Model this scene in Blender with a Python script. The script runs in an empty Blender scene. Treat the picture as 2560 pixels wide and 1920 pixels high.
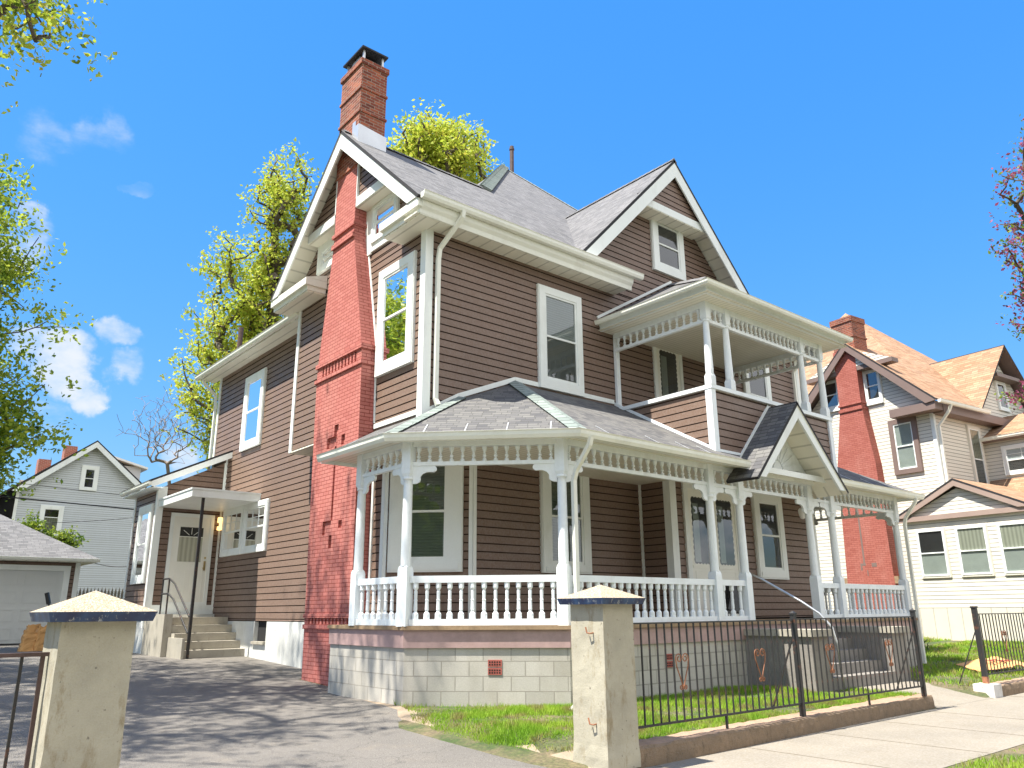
import bpy, bmesh, math, random
import numpy as np
from mathutils import Vector, Matrix
S = bpy.context.scene; COL = S.collection
# ------------------------------------------------------------------ camera, sky, sun, exposure
cd = bpy.data.cameras.new('camera'); cam = bpy.data.objects.new('camera', cd); COL.objects.link(cam)
cd.sensor_width = 36; cd.lens = 1958.04/2560*36; cd.clip_start = .05; cd.clip_end = 2000
R3 = ((0.76910578, -0.63909081, -0.00626466), (-0.17321301, -0.21786612, 0.96048509), (0.61520205, 0.73762951, 0.27826094))
cam.matrix_world = Matrix(((R3[0][0], R3[1][0], -R3[2][0], -7.2), (R3[0][1], R3[1][1], -R3[2][1], -11.06), (R3[0][2], R3[1][2], -R3[2][2], 1.3), (0, 0, 0, 1)))
S.camera = cam
SUN_EL = math.radians(64); SUN_AZ = math.radians(169)          # direction towards the sun, counter-clockwise from +X
sv = Vector((math.cos(SUN_AZ)*math.cos(SUN_EL), math.sin(SUN_AZ)*math.cos(SUN_EL), math.sin(SUN_EL)))
sl = bpy.data.lights.new('sun', 'SUN'); sun = bpy.data.objects.new('sun', sl); COL.objects.link(sun)
sl.energy = 4.6; sl.angle = math.radians(.55); sl.color = (1, .94, .82)
sun.rotation_euler = sv.to_track_quat('Z', 'Y').to_euler()
W = bpy.data.worlds.new('World'); S.world = W; W.use_nodes = True
wn = W.node_tree.nodes; wl = W.node_tree.links; wn.clear()
def WN(t, **k):
    n = wn.new(t)
    for a, b in k.items(): setattr(n, a, b)
    return n
wo = WN('ShaderNodeOutputWorld'); bg = WN('ShaderNodeBackground'); sky = WN('ShaderNodeTexSky')
sky.sky_type = 'NISHITA'; sky.sun_disc = False; sky.sun_elevation = SUN_EL
sky.sun_rotation = math.atan2(sv.x, sv.y); sky.air_density = 1.0; sky.dust_density = .25; sky.ozone_density = 3.0; sky.altitude = 200
bg.inputs[1].default_value = .15
hs = WN('ShaderNodeHueSaturation'); hs.inputs['Saturation'].default_value = 1.32; hs.inputs['Value'].default_value = 1.0
SKYK, SKYA = 2.2, .9
bw_ = WN('ShaderNodeRGBToBW'); wl.new(sky.outputs[0], bw_.inputs[0])
def wm0(op, a, b):
    m = WN('ShaderNodeMath', operation=op)
    for i, x in enumerate((a, b)):
        if isinstance(x, (int, float)): m.inputs[i].default_value = x
        else: wl.new(x, m.inputs[i])
    return m.outputs[0]
fac = wm0('DIVIDE', SKYK, wm0('ADD', wm0('MULTIPLY', bw_.outputs[0], SKYA), 1.))
vs = WN('ShaderNodeVectorMath', operation='SCALE'); wl.new(sky.outputs[0], vs.inputs[0]); wl.new(fac, vs.inputs['Scale'])
wl.new(vs.outputs[0], hs.inputs['Color'])
# small fair-weather clouds, fixed in the sky by direction
tc = WN('ShaderNodeTexCoord'); mp = WN('ShaderNodeMapping'); mp.inputs['Scale'].default_value = (7, 7, 13)
nz = WN('ShaderNodeTexNoise'); nz.inputs['Scale'].default_value = 1.0; nz.inputs['Detail'].default_value = 8; nz.inputs['Roughness'].default_value = .58
wl.new(tc.outputs['Generated'], mp.inputs[0]); wl.new(mp.outputs[0], nz.inputs['Vector'])
wz = WN('ShaderNodeTexNoise'); wz.inputs['Scale'].default_value = 9; wz.inputs['Detail'].default_value = 7; wz.inputs['Roughness'].default_value = .6
wl.new(tc.outputs['Generated'], wz.inputs['Vector'])
w1 = WN('ShaderNodeVectorMath', operation='SUBTRACT'); wl.new(wz.outputs['Color'], w1.inputs[0]); w1.inputs[1].default_value = (.5, .5, .5)
w2 = WN('ShaderNodeVectorMath', operation='SCALE'); w2.inputs['Scale'].default_value = .11; wl.new(w1.outputs[0], w2.inputs[0])
w3 = WN('ShaderNodeVectorMath', operation='ADD'); wl.new(tc.outputs['Generated'], w3.inputs[0]); wl.new(w2.outputs[0], w3.inputs[1])
w4 = WN('ShaderNodeVectorMath', operation='NORMALIZE'); wl.new(w3.outputs[0], w4.inputs[0])
def blob(d, k0, k1):
    v = Vector(d).normalized(); dp = WN('ShaderNodeVectorMath', operation='DOT_PRODUCT'); dp.inputs[1].default_value = v
    wl.new(w4.outputs[0], dp.inputs[0])
    r = WN('ShaderNodeMapRange', interpolation_type='SMOOTHSTEP'); r.inputs[1].default_value = k0; r.inputs[2].default_value = k1
    wl.new(dp.outputs['Value'], r.inputs[0]); return r.outputs[0]
def uvdir(u, v):
    a = (u-1280)/1958.04; b = -(v-960)/1958.04
    return Vector([a*R3[0][i]+b*R3[1][i]+R3[2][i] for i in range(3)])
def wm(op, a, b):
    m = WN('ShaderNodeMath', operation=op)
    for i, x in enumerate((a, b)):
        if isinstance(x, (int, float)): m.inputs[i].default_value = x
        else: wl.new(x, m.inputs[i])
    return m.outputs[0]
CL = [((150, 915), .99905, .9999, .8), ((205, 985), .99955, .99997, .6), ((90, 880), .9995, .9999, .6), ((50, 600), .9993, .9999, .5), ((85, 350), .9992, .9999, .27), ((270, 320), .9993, .9999, .25), ((200, 335), .9994, .9999, .22),
      ((290, 855), .9997, .99997, .35), ((350, 475), .9998, .9999, .15), ((450, 1120), .9994, .9999, .4), ((60, 1060), .9990, .9998, .4), ((320, 940), .9997, .99997, .35)]
acc = 0.0
for (uv, k0, k1, s) in CL:
    acc = wm('MAXIMUM', wm('MULTIPLY', blob(uvdir(*uv), k0, k1), s), acc)
n2 = wm('MULTIPLY', wm('SUBTRACT', nz.outputs[0], .5), 3.4)
edge = WN('ShaderNodeMapRange', interpolation_type='SMOOTHSTEP'); edge.inputs[1].default_value = .05; edge.inputs[2].default_value = 1.05; edge.inputs[4].default_value = .92
wl.new(wm('ADD', wm('MULTIPLY', acc, 1.), wm('MULTIPLY', n2, wm('MINIMUM', wm('MULTIPLY', acc, 3.), 1.))), edge.inputs[0]); cf = edge.outputs[0]
cm = WN('ShaderNodeMixRGB'); cm.inputs[2].default_value = (2.5, 2.6, 2.75, 1)
# unseen bright cloud banks added behind the viewer as neutral fill light
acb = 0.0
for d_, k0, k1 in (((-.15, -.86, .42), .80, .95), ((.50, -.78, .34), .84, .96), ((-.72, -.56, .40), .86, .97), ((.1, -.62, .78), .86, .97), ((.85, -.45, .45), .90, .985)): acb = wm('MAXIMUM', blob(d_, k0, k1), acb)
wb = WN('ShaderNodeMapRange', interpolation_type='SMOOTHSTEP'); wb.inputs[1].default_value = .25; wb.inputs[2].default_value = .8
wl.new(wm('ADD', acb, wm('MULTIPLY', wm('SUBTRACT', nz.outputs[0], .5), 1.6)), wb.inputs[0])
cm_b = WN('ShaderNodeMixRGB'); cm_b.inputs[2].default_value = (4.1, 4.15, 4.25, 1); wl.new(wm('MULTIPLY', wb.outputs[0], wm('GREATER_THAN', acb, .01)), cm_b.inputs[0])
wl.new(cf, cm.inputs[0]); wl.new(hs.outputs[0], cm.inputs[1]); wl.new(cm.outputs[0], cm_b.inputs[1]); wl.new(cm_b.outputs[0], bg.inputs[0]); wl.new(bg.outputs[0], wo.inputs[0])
S.view_settings.view_transform = 'Standard'; S.view_settings.look = 'None'; S.view_settings.exposure = 1.3; S.view_settings.gamma = 1
S.render.engine = 'CYCLES'
try:
    S.cycles.max_bounces = 7; S.cycles.transparent_max_bounces = 12; S.cycles.sample_clamp_indirect = 6
except Exception: pass
# ------------------------------------------------------------------ helpers
def tag(o, label=None, cat=None, group=None, kind=None):
    if label: o['label'] = label
    if cat: o['category'] = cat
    if group: o['group'] = group
    if kind: o['kind'] = kind
    return o
def empty(name, loc=(0, 0, 0), rz=0, label=None, cat=None, group=None):
    o = bpy.data.objects.new(name, None); COL.objects.link(o); o.location = loc; o.rotation_euler = (0, 0, rz); o.empty_display_size = .2
    return tag(o, label, cat, group)
class MB:
    def __init__(s): s.v = []; s.f = []; s.m = []
    def poly(s, pts, mi=0):
        b = len(s.v); s.v += [tuple(p) for p in pts]; s.f.append(tuple(range(b, b+len(pts)))); s.m.append(mi)
    def hexa(s, p, mi=0):   # 8 points: bottom 4, top 4
        b = len(s.v); s.v += [tuple(q) for q in p]
        for q in ((3, 2, 1, 0), (4, 5, 6, 7), (0, 1, 5, 4), (1, 2, 6, 5), (2, 3, 7, 6), (3, 0, 4, 7)):
            s.f.append(tuple(b+i for i in q)); s.m.append(mi)
    def box(s, x0, x1, y0, y1, z0, z1, mi=0):
        s.hexa([(x0, y0, z0), (x1, y0, z0), (x1, y1, z0), (x0, y1, z0), (x0, y0, z1), (x1, y0, z1), (x1, y1, z1), (x0, y1, z1)], mi)
    def fbox(s, F, u0, u1, v0, v1, n0, n1, mi=0):
        s.hexa([F(u0, v0, n0), F(u1, v0, n0), F(u1, v0, n1), F(u0, v0, n1), F(u0, v1, n0), F(u1, v1, n0), F(u1, v1, n1), F(u0, v1, n1)], mi)
    def prism(s, pts, d, mi=0, side=None):  # polygon extruded by vector d
        d = Vector(d); a = [Vector(p) for p in pts]; b = [p+d for p in a]; n = len(a)
        s.poly(a[::-1], mi); s.poly(b, mi)
        for i in range(n): s.poly([a[i], a[(i+1) % n], b[(i+1) % n], b[i]], mi if side is None else side)
    def fprism(s, F, pts, n0, n1, mi=0, side=None):
        a = [F(u, v, n0) for u, v in pts]; s.prism(a, Vector(F(0, 0, n1))-Vector(F(0, 0, n0)), mi, side)
    def beam(s, p0, p1, w, h, up=(0, 0, 1), mi=0):  # box along a segment, centred
        p0 = Vector(p0); p1 = Vector(p1); d = (p1-p0).normalized(); r = d.cross(Vector(up)).normalized(); u = r.cross(d)
        q = []
        for z in (-1, 1):
            for p, sx in ((p0, -1), (p1, -1), (p1, 1), (p0, 1)): q.append(p+r*(sx*w/2)+u*(z*h/2))
        s.hexa([q[0], q[1], q[2], q[3], q[4], q[5], q[6], q[7]], mi)
    def tube(s, path, rad, seg=8, mi=0, cap=True):
        path = [Vector(p) for p in path]; n = len(path)
        rr = rad if isinstance(rad, (list, tuple)) else [rad]*n
        b = len(s.v); ref = None
        for i, p in enumerate(path):
            d = (path[min(i+1, n-1)]-path[max(i-1, 0)]).normalized()
            if ref is None: ref = d.orthogonal().normalized()
            r = (ref-d*ref.dot(d)).normalized(); ref = r; q = d.cross(r)
            for k in range(seg):
                a = 2*math.pi*k/seg; s.v.append(tuple(p+(r*math.cos(a)+q*math.sin(a))*rr[i]))
        for i in range(n-1):
            for k in range(seg):
                s.f.append((b+i*seg+k, b+i*seg+(k+1) % seg, b+(i+1)*seg+(k+1) % seg, b+(i+1)*seg+k)); s.m.append(mi)
        if cap:
            s.f.append(tuple(b+k for k in range(seg))[::-1]); s.m.append(mi)
            s.f.append(tuple(b+(n-1)*seg+k for k in range(seg))); s.m.append(mi)
    def lathe(s, prof, seg=12, o=(0, 0, 0), mi=0, square=()):   # prof: (r, z)
        b = len(s.v)
        for r, z in prof:
            for k in range(seg):
                a = 2*math.pi*(k+.5)/seg; s.v.append((o[0]+r*math.cos(a), o[1]+r*math.sin(a), o[2]+z))
        for i in range(len(prof)-1):
            for k in range(seg):
                s.f.append((b+i*seg+k, b+i*seg+(k+1) % seg, b+(i+1)*seg+(k+1) % seg, b+(i+1)*seg+k)); s.m.append(mi)
        s.f.append(tuple(b+k for k in range(seg))[::-1]); s.m.append(mi)
        s.f.append(tuple(b+(len(prof)-1)*seg+k for k in range(seg))); s.m.append(mi)
    def lap(s, F, pts, e=.143, d=.025, mi=0):   # clapboard rows on a convex polygon (u, v)
        v0 = min(p[1] for p in pts); v1 = max(p[1] for p in pts)
        def span(v):
            xs = []
            for i in range(len(pts)):
                a, b = pts[i], pts[(i+1) % len(pts)]
                if (a[1]-v)*(b[1]-v) <= 0 and a[1] != b[1]: xs.append(a[0]+(b[0]-a[0])*(v-a[1])/(b[1]-a[1]))
            return (min(xs), max(xs)) if xs else None
        r = math.floor(v0/e)
        while r*e < v1:
            a = max(r*e, v0); b = min((r+1)*e, v1); r += 1
            if b-a < .004: continue
            s0 = span(a+.001); s1 = span(b-.001)
            if not s0 or not s1: continue
            gp = min(d*.8, (b-a)*.5); t_ = gp/(b-a); L0, R0 = s0[0]+(s1[0]-s0[0])*t_, s0[1]+(s1[1]-s0[1])*t_
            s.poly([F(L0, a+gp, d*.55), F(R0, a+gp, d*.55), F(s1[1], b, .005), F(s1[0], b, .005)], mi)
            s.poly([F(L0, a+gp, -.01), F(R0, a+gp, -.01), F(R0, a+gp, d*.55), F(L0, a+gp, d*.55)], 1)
            s.poly([F(s0[0], a, -.006), F(s0[1], a, -.006), F(R0, a+gp, -.006), F(L0, a+gp, -.006)], 1)  # dark underside and strip paint the shadow line below each course
    def sweep(s, path, prof, closed_prof=True, mi=0):   # path horizontal polyline (3d); prof (out, z); out = right-hand side of travel
        P = [Vector(p) for p in path]; n = len(P); rings = []
        for i in range(n):
            dn = None
            if i > 0: d0 = (P[i]-P[i-1]).normalized()
            if i < n-1: d1 = (P[i+1]-P[i]).normalized()
            if i == 0: d0 = d1
            if i == n-1: d1 = d0
            r0 = Vector((d0.y, -d0.x, 0)).normalized(); r1 = Vector((d1.y, -d1.x, 0)).normalized(); m = (r0+r1); m = m/(m.dot(r0))
            rings.append([P[i]+m*o+Vector((0, 0, z)) for o, z in prof])
        k = len(prof)
        for i in range(n-1):
            for j in range(k if closed_prof else k-1):
                s.poly([rings[i][j], rings[i][(j+1) % k], rings[i+1][(j+1) % k], rings[i+1][j]], mi)
        if closed_prof: s.poly(rings[0][::-1], mi); s.poly(rings[-1], mi)
    def pieces(s, tol=.03):   # groups of faces that touch one another
        n = len(s.v); p = list(range(n))
        def fd(i):
            while p[i] != i: p[i] = p[p[i]]; i = p[i]
            return i
        for f in s.f:
            a = fd(f[0])
            for i in f[1:]: p[fd(i)] = a
        comp = {}
        for fi, f in enumerate(s.f): comp.setdefault(fd(f[0]), []).append(fi)
        L_ = list(comp.values()); bb = []
        for fl in L_:
            q = np.array([s.v[i] for fi in fl for i in s.f[fi]]); bb.append((q.min(0)-tol/2, q.max(0)+tol/2))
        g = list(range(len(L_)))
        def fg(i):
            while g[i] != i: i = g[i]
            return i
        for i in range(len(L_)):
            for j in range(i):
                if fg(i) != fg(j) and (bb[i][0] <= bb[j][1]).all() and (bb[j][0] <= bb[i][1]).all(): g[fg(i)] = fg(j)
        out = {}
        for i, fl in enumerate(L_): out.setdefault(fg(i), []).extend(fl)
        return [sorted(x) for x in out.values()]
    def build(s, name, mats, parent=None, smooth=False, loc=None, label=None):
        if parent is not None and 1 < len(s.f) < 900:
            P = s.pieces()
            if len(P) > 1:
                first = None
                for fl in P:
                    m2 = MB(); mp = {}
                    for fi in fl:
                        ix = []
                        for i in s.f[fi]:
                            if i not in mp: mp[i] = len(m2.v); m2.v.append(s.v[i])
                            ix.append(mp[i])
                        m2.f.append(tuple(ix)); m2.m.append(s.m[fi])
                    o = m2.build1(name, mats, parent, smooth, loc, label); first = first or o
                return first
        return s.build1(name, mats, parent, smooth, loc, label)
    def build1(s, name, mats, parent=None, smooth=False, loc=None, label=None):
        if not isinstance(mats, (list, tuple)): mats = [mats]
        me = bpy.data.meshes.new(name); me.from_pydata(s.v, [], s.f)
        for m in mats: me.materials.append(m)
        me.polygons.foreach_set('material_index', s.m)
        if smooth: me.polygons.foreach_set('use_smooth', [True]*len(s.f))
        boxuv(me); me.update()
        o = bpy.data.objects.new(name, me); COL.objects.link(o)
        if loc: o.location = loc
        if parent: o.parent = parent
        if label: o['label'] = label
        return o
def boxuv(me):
    uv = me.uv_layers.new(name='UVMap') if not me.uv_layers else me.uv_layers[0]
    co = np.empty(len(me.vertices)*3); me.vertices.foreach_get('co', co); co = co.reshape(-1, 3)
    out = np.zeros((len(me.loops), 2)); Z = Vector((0, 0, 1))
    for p in me.polygons:
        n = p.normal
        h = Vector((1, 0, 0)) if abs(n.z) > .995 or n.length < .5 else Z.cross(n).normalized()
        if h.x < -.001 or (abs(h.x) < .001 and h.y < 0): h = -h
        v = n.cross(h)
        if v.z < 0 or (abs(v.z) < 1e-4 and v.y < 0): v = -v
        h = np.array(h); v = np.array(v)
        for li in p.loop_indices:
            c = co[me.loops[li].vertex_index]; out[li] = (c@h, c@v)
    uv.data.foreach_set('uv', out.ravel())
def fast(name, V, Fc, mats, parent=None, mi=None):
    me = bpy.data.meshes.new(name); V = np.asarray(V, np.float32); Fc = np.asarray(Fc, np.int32); k = Fc.shape[1]
    me.vertices.add(len(V)); me.vertices.foreach_set('co', V.ravel()); me.loops.add(Fc.size); me.loops.foreach_set('vertex_index', Fc.ravel())
    me.polygons.add(len(Fc)); me.polygons.foreach_set('loop_start', np.arange(len(Fc), dtype=np.int32)*k)
    try: me.polygons.foreach_set('loop_total', np.full(len(Fc), k, np.int32))
    except Exception: pass
    for m in (mats if isinstance(mats, (list, tuple)) else [mats]): me.materials.append(m)
    if mi is not None: me.polygons.foreach_set('material_index', np.asarray(mi, np.int32))
    me.update(calc_edges=True); me.validate()
    o = bpy.data.objects.new(name, me); COL.objects.link(o)
    if parent: o.parent = parent
    return o
def inst(src, parent, loc, rz=0, scale=None):
    o = src.copy(); COL.objects.link(o); o.parent = parent; o.location = loc; o.rotation_euler = (0, 0, rz)
    if scale: o.scale = scale
    return o
def FR(O, U, N):
    O = Vector(O); U = Vector(U).normalized(); N = Vector(N).normalized()
    return lambda u, v, n=0: tuple(O+U*u+N*n+Vector((0, 0, v)))
FRONT = lambda y, x=0: FR((x, y, 0), (1, 0, 0), (0, -1, 0))
LEFT = lambda x, y=0: FR((x, y, 0), (0, 1, 0), (-1, 0, 0))
# ------------------------------------------------------------------ materials
def mat(name):
    m = bpy.data.materials.new(name); m.use_nodes = True; nt = m.node_tree; nt.nodes.clear()
    o = nt.nodes.new('ShaderNodeOutputMaterial'); b = nt.nodes.new('ShaderNodeBsdfPrincipled'); nt.links.new(b.outputs[0], o.inputs[0])
    class N: pass
    h = N(); h.nt = nt; h.b = b; h.o = o; h.m = m
    def new(t, **k):
        n = nt.nodes.new(t)
        for a, c in k.items(): setattr(n, a, c)
        return n
    def link(a, c): nt.links.new(a, c)
    h.new = new; h.link = link
    h.tc = new('ShaderNodeTexCoord')
    def noise(scale, detail=4, rough=.55, coord='Object', st=None):
        n = new('ShaderNodeTexNoise'); n.inputs['Scale'].default_value = scale; n.inputs['Detail'].default_value = detail; n.inputs['Roughness'].default_value = rough
        if st:
            q = new('ShaderNodeMapping'); q.inputs['Scale'].default_value = st; link(h.tc.outputs[coord], q.inputs[0]); link(q.outputs[0], n.inputs['Vector'])
        else: link(h.tc.outputs[coord], n.inputs['Vector'])
        return n.outputs[0]
    def rng(x, a, c, lo=0., hi=1., smooth=False):
        n = new('ShaderNodeMapRange'); n.inputs[1].default_value = a; n.inputs[2].default_value = c; n.inputs[3].default_value = lo; n.inputs[4].default_value = hi
        if smooth: n.interpolation_type = 'SMOOTHSTEP'
        link(x, n.inputs[0]); return n.outputs[0]
    def mix(f, a, c, blend='MIX'):
        n = new('ShaderNodeMixRGB', blend_type=blend)
        for i, x in enumerate((f, a, c)):
            if isinstance(x, (int, float)): n.inputs[i].default_value = x if i == 0 else (x, x, x, 1)
            elif isinstance(x, tuple): n.inputs[i].default_value = (*x, 1) if len(x) == 3 else x
            else: link(x, n.inputs[i])
        return n.outputs[0]
    def bump(hgt, dist=.01, strength=.6):
        n = new('ShaderNodeBump'); n.inputs['Distance'].default_value = dist; n.inputs['Strength'].default_value = strength; link(hgt, n.inputs['Height']); link(n.outputs[0], b.inputs['Normal'])
    def math_(op, a, c=0.):
        n = new('ShaderNodeMath', operation=op)
        for i, x in enumerate((a, c)):
            if isinstance(x, (int, float)): n.inputs[i].default_value = x
            else: link(x, n.inputs[i])
        return n.outputs[0]
    h.noise = noise; h.rng = rng; h.mix = mix; h.bump = bump; h.math = math_
    return h
def plain(name, col, rough=.55, var=.12, scale=2.5, bump=0., metal=0., spec=.35, bscale=40, dirt=None):
    h = mat(name); c2 = tuple(x*(1-var) for x in col); c1 = tuple(min(1, x*(1+var)) for x in col)
    c = h.mix(h.rng(h.noise(scale), .3, .7), c2, c1)
    c = h.mix(.35, c, h.mix(h.rng(h.noise(bscale), .3, .7), c2, c1))
    if dirt: c = h.mix(h.rng(h.noise(1.6, 8, .7, st=(1, 1, .35)), .52, .8, 0, dirt[1]), c, dirt[0])
    h.link(c, h.b.inputs['Base Color']); h.b.inputs['Roughness'].default_value = rough; h.b.inputs['Metallic'].default_value = metal
    h.b.inputs['Specular IOR Level'].default_value = spec
    if bump: h.bump(h.noise(bscale, 5), bump)
    return h.m
def brick(name, cols, mortar, w=.215, hgt=.072, ms=.008, offset=.5, rough=.8, bump=.006, squash=1, stain=None, mort_smooth=.1, patch=None):
    h = mat(name); bt = h.new('ShaderNodeTexBrick'); bt.offset = offset; h.link(h.tc.outputs['UV'], bt.inputs['Vector'])
    bt.inputs['Scale'].default_value = 1; bt.inputs['Brick Width'].default_value = w; bt.inputs['Row Height'].default_value = hgt; bt.inputs['Mortar Size'].default_value = ms
    bt.inputs['Mortar Smooth'].default_value = mort_smooth; bt.inputs['Color1'].default_value = (0, 0, 0, 1); bt.inputs['Color2'].default_value = (1, 1, 1, 1); bt.inputs['Mortar'].default_value = (.5, .5, .5, 1); bt.inputs['Bias'].default_value = 0
    cr = h.new('ShaderNodeValToRGB'); h.link(bt.outputs['Color'], cr.inputs[0]); e = cr.color_ramp.elements
    for i, c in enumerate(cols):
        p = i/(max(1, len(cols)-1))
        el = e[i] if i < 2 else e.new(p)
        el.position = p; el.color = (*c, 1)
    c = cr.outputs[0]
    c = h.mix(h.rng(h.noise(1.3, 6, .65), .35, .7, 0, .45), c, h.mix(.5, c, 0.02), 'MIX') if stain is None else h.mix(h.rng(h.noise(1.1, 8, .7, st=(1, 1, .45)), .5, .72, 0, stain[1]), c, stain[0])
    c = h.mix(h.rng(h.noise(60, 3), .2, .8, 0, .3), c, h.mix(.6, c, 0.), 'MIX')
    if patch: c = h.mix(h.rng(h.noise(patch[2], 6, .6), patch[1], patch[1]+.06), c, patch[0])
    c = h.mix(bt.outputs['Fac'], c, mortar)
    h.link(c, h.b.inputs['Base Color']); h.b.inputs['Roughness'].default_value = rough; h.b.inputs['Specular IOR Level'].default_value = .25
    hh = h.math('ADD', h.math('MULTIPLY', bt.outputs['Fac'], -1.), h.math('MULTIPLY', h.noise(50, 4), .35)); h.bump(hh, bump, .9)
    return h.m
def lined(name, col, pitch=.09, axis=0, rough=.55, dark=.55, wdt=.1):   # panel grooves along uv axis
    h = mat(name); sp = h.new('ShaderNodeSeparateXYZ'); h.link(h.tc.outputs['UV'], sp.inputs[0])
    x = h.math('PINGPONG', sp.outputs[axis], pitch/2); g = h.rng(x, 0, pitch*wdt, 1, 0)
    c = h.mix(h.rng(h.noise(2), .3, .7), tuple(q*.92 for q in col), col); c = h.mix(h.math('MULTIPLY', g, dark), c, tuple(q*.25 for q in col))
    h.link(c, h.b.inputs['Base Color']); h.b.inputs['Roughness'].default_value = rough; h.bump(h.math('MULTIPLY', g, -1.), .006, .8)
    return h.m
def shingle(name, cols, row=.14, w=.3, dark=.35):
    h = mat(name); outs = []
    bt = h.new('ShaderNodeTexBrick'); bt.offset = .37; bt.offset_frequency = 2; bt.squash = .8; bt.squash_frequency = 3
    nzv = h.new('ShaderNodeTexNoise'); nzv.inputs['Scale'].default_value = 1.2; h.link(h.tc.outputs['UV'], nzv.inputs['Vector'])
    va = h.new('ShaderNodeVectorMath', operation='SCALE'); va.inputs['Scale'].default_value = .02; h.link(nzv.outputs['Color'], va.inputs[0])
    vb = h.new('ShaderNodeVectorMath', operation='ADD'); h.link(h.tc.outputs['UV'], vb.inputs[0]); h.link(va.outputs[0], vb.inputs[1]); h.link(vb.outputs[0], bt.inputs['Vector'])
    bt.inputs['Scale'].default_value = 1; bt.inputs['Brick Width'].default_value = w; bt.inputs['Row Height'].default_value = row; bt.inputs['Mortar Size'].default_value = .006
    bt.inputs['Color1'].default_value = (0, 0, 0, 1); bt.inputs['Color2'].default_value = (1, 1, 1, 1); bt.inputs['Mortar'].default_value = (.5, .5, .5, 1)
    cr = h.new('ShaderNodeValToRGB'); h.link(bt.outputs['Color'], cr.inputs[0]); e = cr.color_ramp.elements
    for i, c in enumerate(cols):
        p = i/(len(cols)-1); el = e[i] if i < 2 else e.new(p); el.position = p; el.color = (*c, 1)
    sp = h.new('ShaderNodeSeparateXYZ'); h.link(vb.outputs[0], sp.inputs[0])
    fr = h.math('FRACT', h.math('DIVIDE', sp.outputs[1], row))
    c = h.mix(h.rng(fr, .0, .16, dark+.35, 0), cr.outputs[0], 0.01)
    c = h.mix(h.rng(h.noise(150, 2), .3, .7, 0, .35), c, h.mix(.55, c, 0.))
    c = h.mix(h.rng(h.noise(.7, 6, .65), .4, .75, 0, .3), c, h.mix(.4, c, .3))
    c = h.mix(h.math('MULTIPLY', bt.outputs['Fac'], .5), c, .015)
    h.link(c, h.b.inputs['Base Color']); h.b.inputs['Roughness'].default_value = .9; h.b.inputs['Specular IOR Level'].default_value = .2
    h.bump(h.math('ADD', h.math('MULTIPLY', fr, -1.), h.math('MULTIPLY', h.noise(120, 2), .25)), .012, .7)
    return h.m
M = {}
def siding(name, col, var=.08, boards=.13):
    h = mat(name)
    c = h.mix(h.rng(h.noise(.8, 5), .3, .7), tuple(x*(1-var) for x in col), tuple(x*(1+var) for x in col))
    c = h.mix(h.rng(h.noise(9, 5, .6, st=(.25, .25, 5)), .3, .75, 0, .35), c, tuple(x*.8 for x in col))
    c = h.mix(h.rng(h.noise(2.2, 8, .7, st=(1.5, 1.5, .3)), .55, .8, 0, .22), c, (col[0]*1.3, col[1]*1.4, col[2]*1.5))
    bt = h.new('ShaderNodeTexBrick'); bt.offset = .37; bt.offset_frequency = 2; h.link(h.tc.outputs['UV'], bt.inputs['Vector']); bt.inputs['Scale'].default_value = 1; bt.inputs['Brick Width'].default_value = 3.66; bt.inputs['Row Height'].default_value = boards; bt.inputs['Mortar Size'].default_value = .0022
    for q_, v_ in (('Color1', 0.), ('Color2', 1.), ('Mortar', .0)): bt.inputs[q_].default_value = (v_, v_, v_, 1)
    c = h.mix(h.rng(bt.outputs['Color'], 0, 1, .16, 0), c, h.mix(.5, c, 0.)); c = h.mix(h.rng(h.noise(30, 3), .3, .75, 0, .12), c, h.mix(.5, c, 1.))
    h.link(c, h.b.inputs['Base Color']); h.link(h.rng(h.noise(5), .3, .7, .42, .6), h.b.inputs['Roughness']); h.b.inputs['Specular IOR Level'].default_value = .4
    h.bump(h.noise(18, 5, .6, st=(.3, .3, 4)), .0015, .5)
    return h.m
M['brown'] = siding('brown_siding', (.188, .118, .086), boards=.143); M['white_siding'] = siding('white_siding', (.72, .69, .61), .03); M['blue_siding'] = siding('blue_siding', (.56, .60, .64), .03)
M['lap_shadow'] = plain('siding_lap_shadow', (.035, .018, .013), .9); M['lap_shadow_w'] = plain('white_siding_lap_shadow', (.22, .21, .20), .9)  # dark tones standing in for the shade under siding laps
M['core'] = plain('light_leak_black', (.02, .02, .022), .9)  # black filler for hidden cores that block light
M['trim'] = plain('white_trim', (.80, .835, .83), .42, .05, 1.5, .0006, dirt=((.46, .45, .41), .5))
M['paint'] = plain('porch_paint', (.79, .84, .88), .38, .06, 4, .0018, bscale=25, dirt=((.46, .44, .40), .6))
M['gutter'] = plain('gutter_metal', (.79, .80, .735), .32, .04, 1.5, 0, dirt=((.42, .40, .34), .4))
M['soffit'] = lined('soffit_panels', (.84, .82, .72), .30, 0); M['soffit_y'] = lined('soffit_panels_cross', (.84, .82, .72), .30, 1); M['bead'] = lined('beadboard_ceiling', (.82, .80, .70), .11, 0, wdt=.12)
M['tan_trim'] = plain('taupe_trim', (.36, .27, .235), .5, .08); M['brown_trim'] = plain('brown_trim', (.20, .145, .13), .5, .1)
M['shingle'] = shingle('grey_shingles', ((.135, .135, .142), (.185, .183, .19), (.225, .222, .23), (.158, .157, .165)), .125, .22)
M['shingle_dark'] = shingle('porch_shingles', ((.09, .09, .10), (.145, .143, .147), (.185, .182, .178), (.115, .114, .12)), .115, .2)
M['shingle_tan'] = shingle('tan_shingles', ((.29, .165, .095), (.36, .215, .13), (.44, .28, .175), (.32, .185, .11)), .14, dark=.2)
M['hipcap'] = shingle('hip_cap_shingles', ((.20, .24, .23), (.25, .295, .28), (.29, .335, .32)), .16, 2.)
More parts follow.
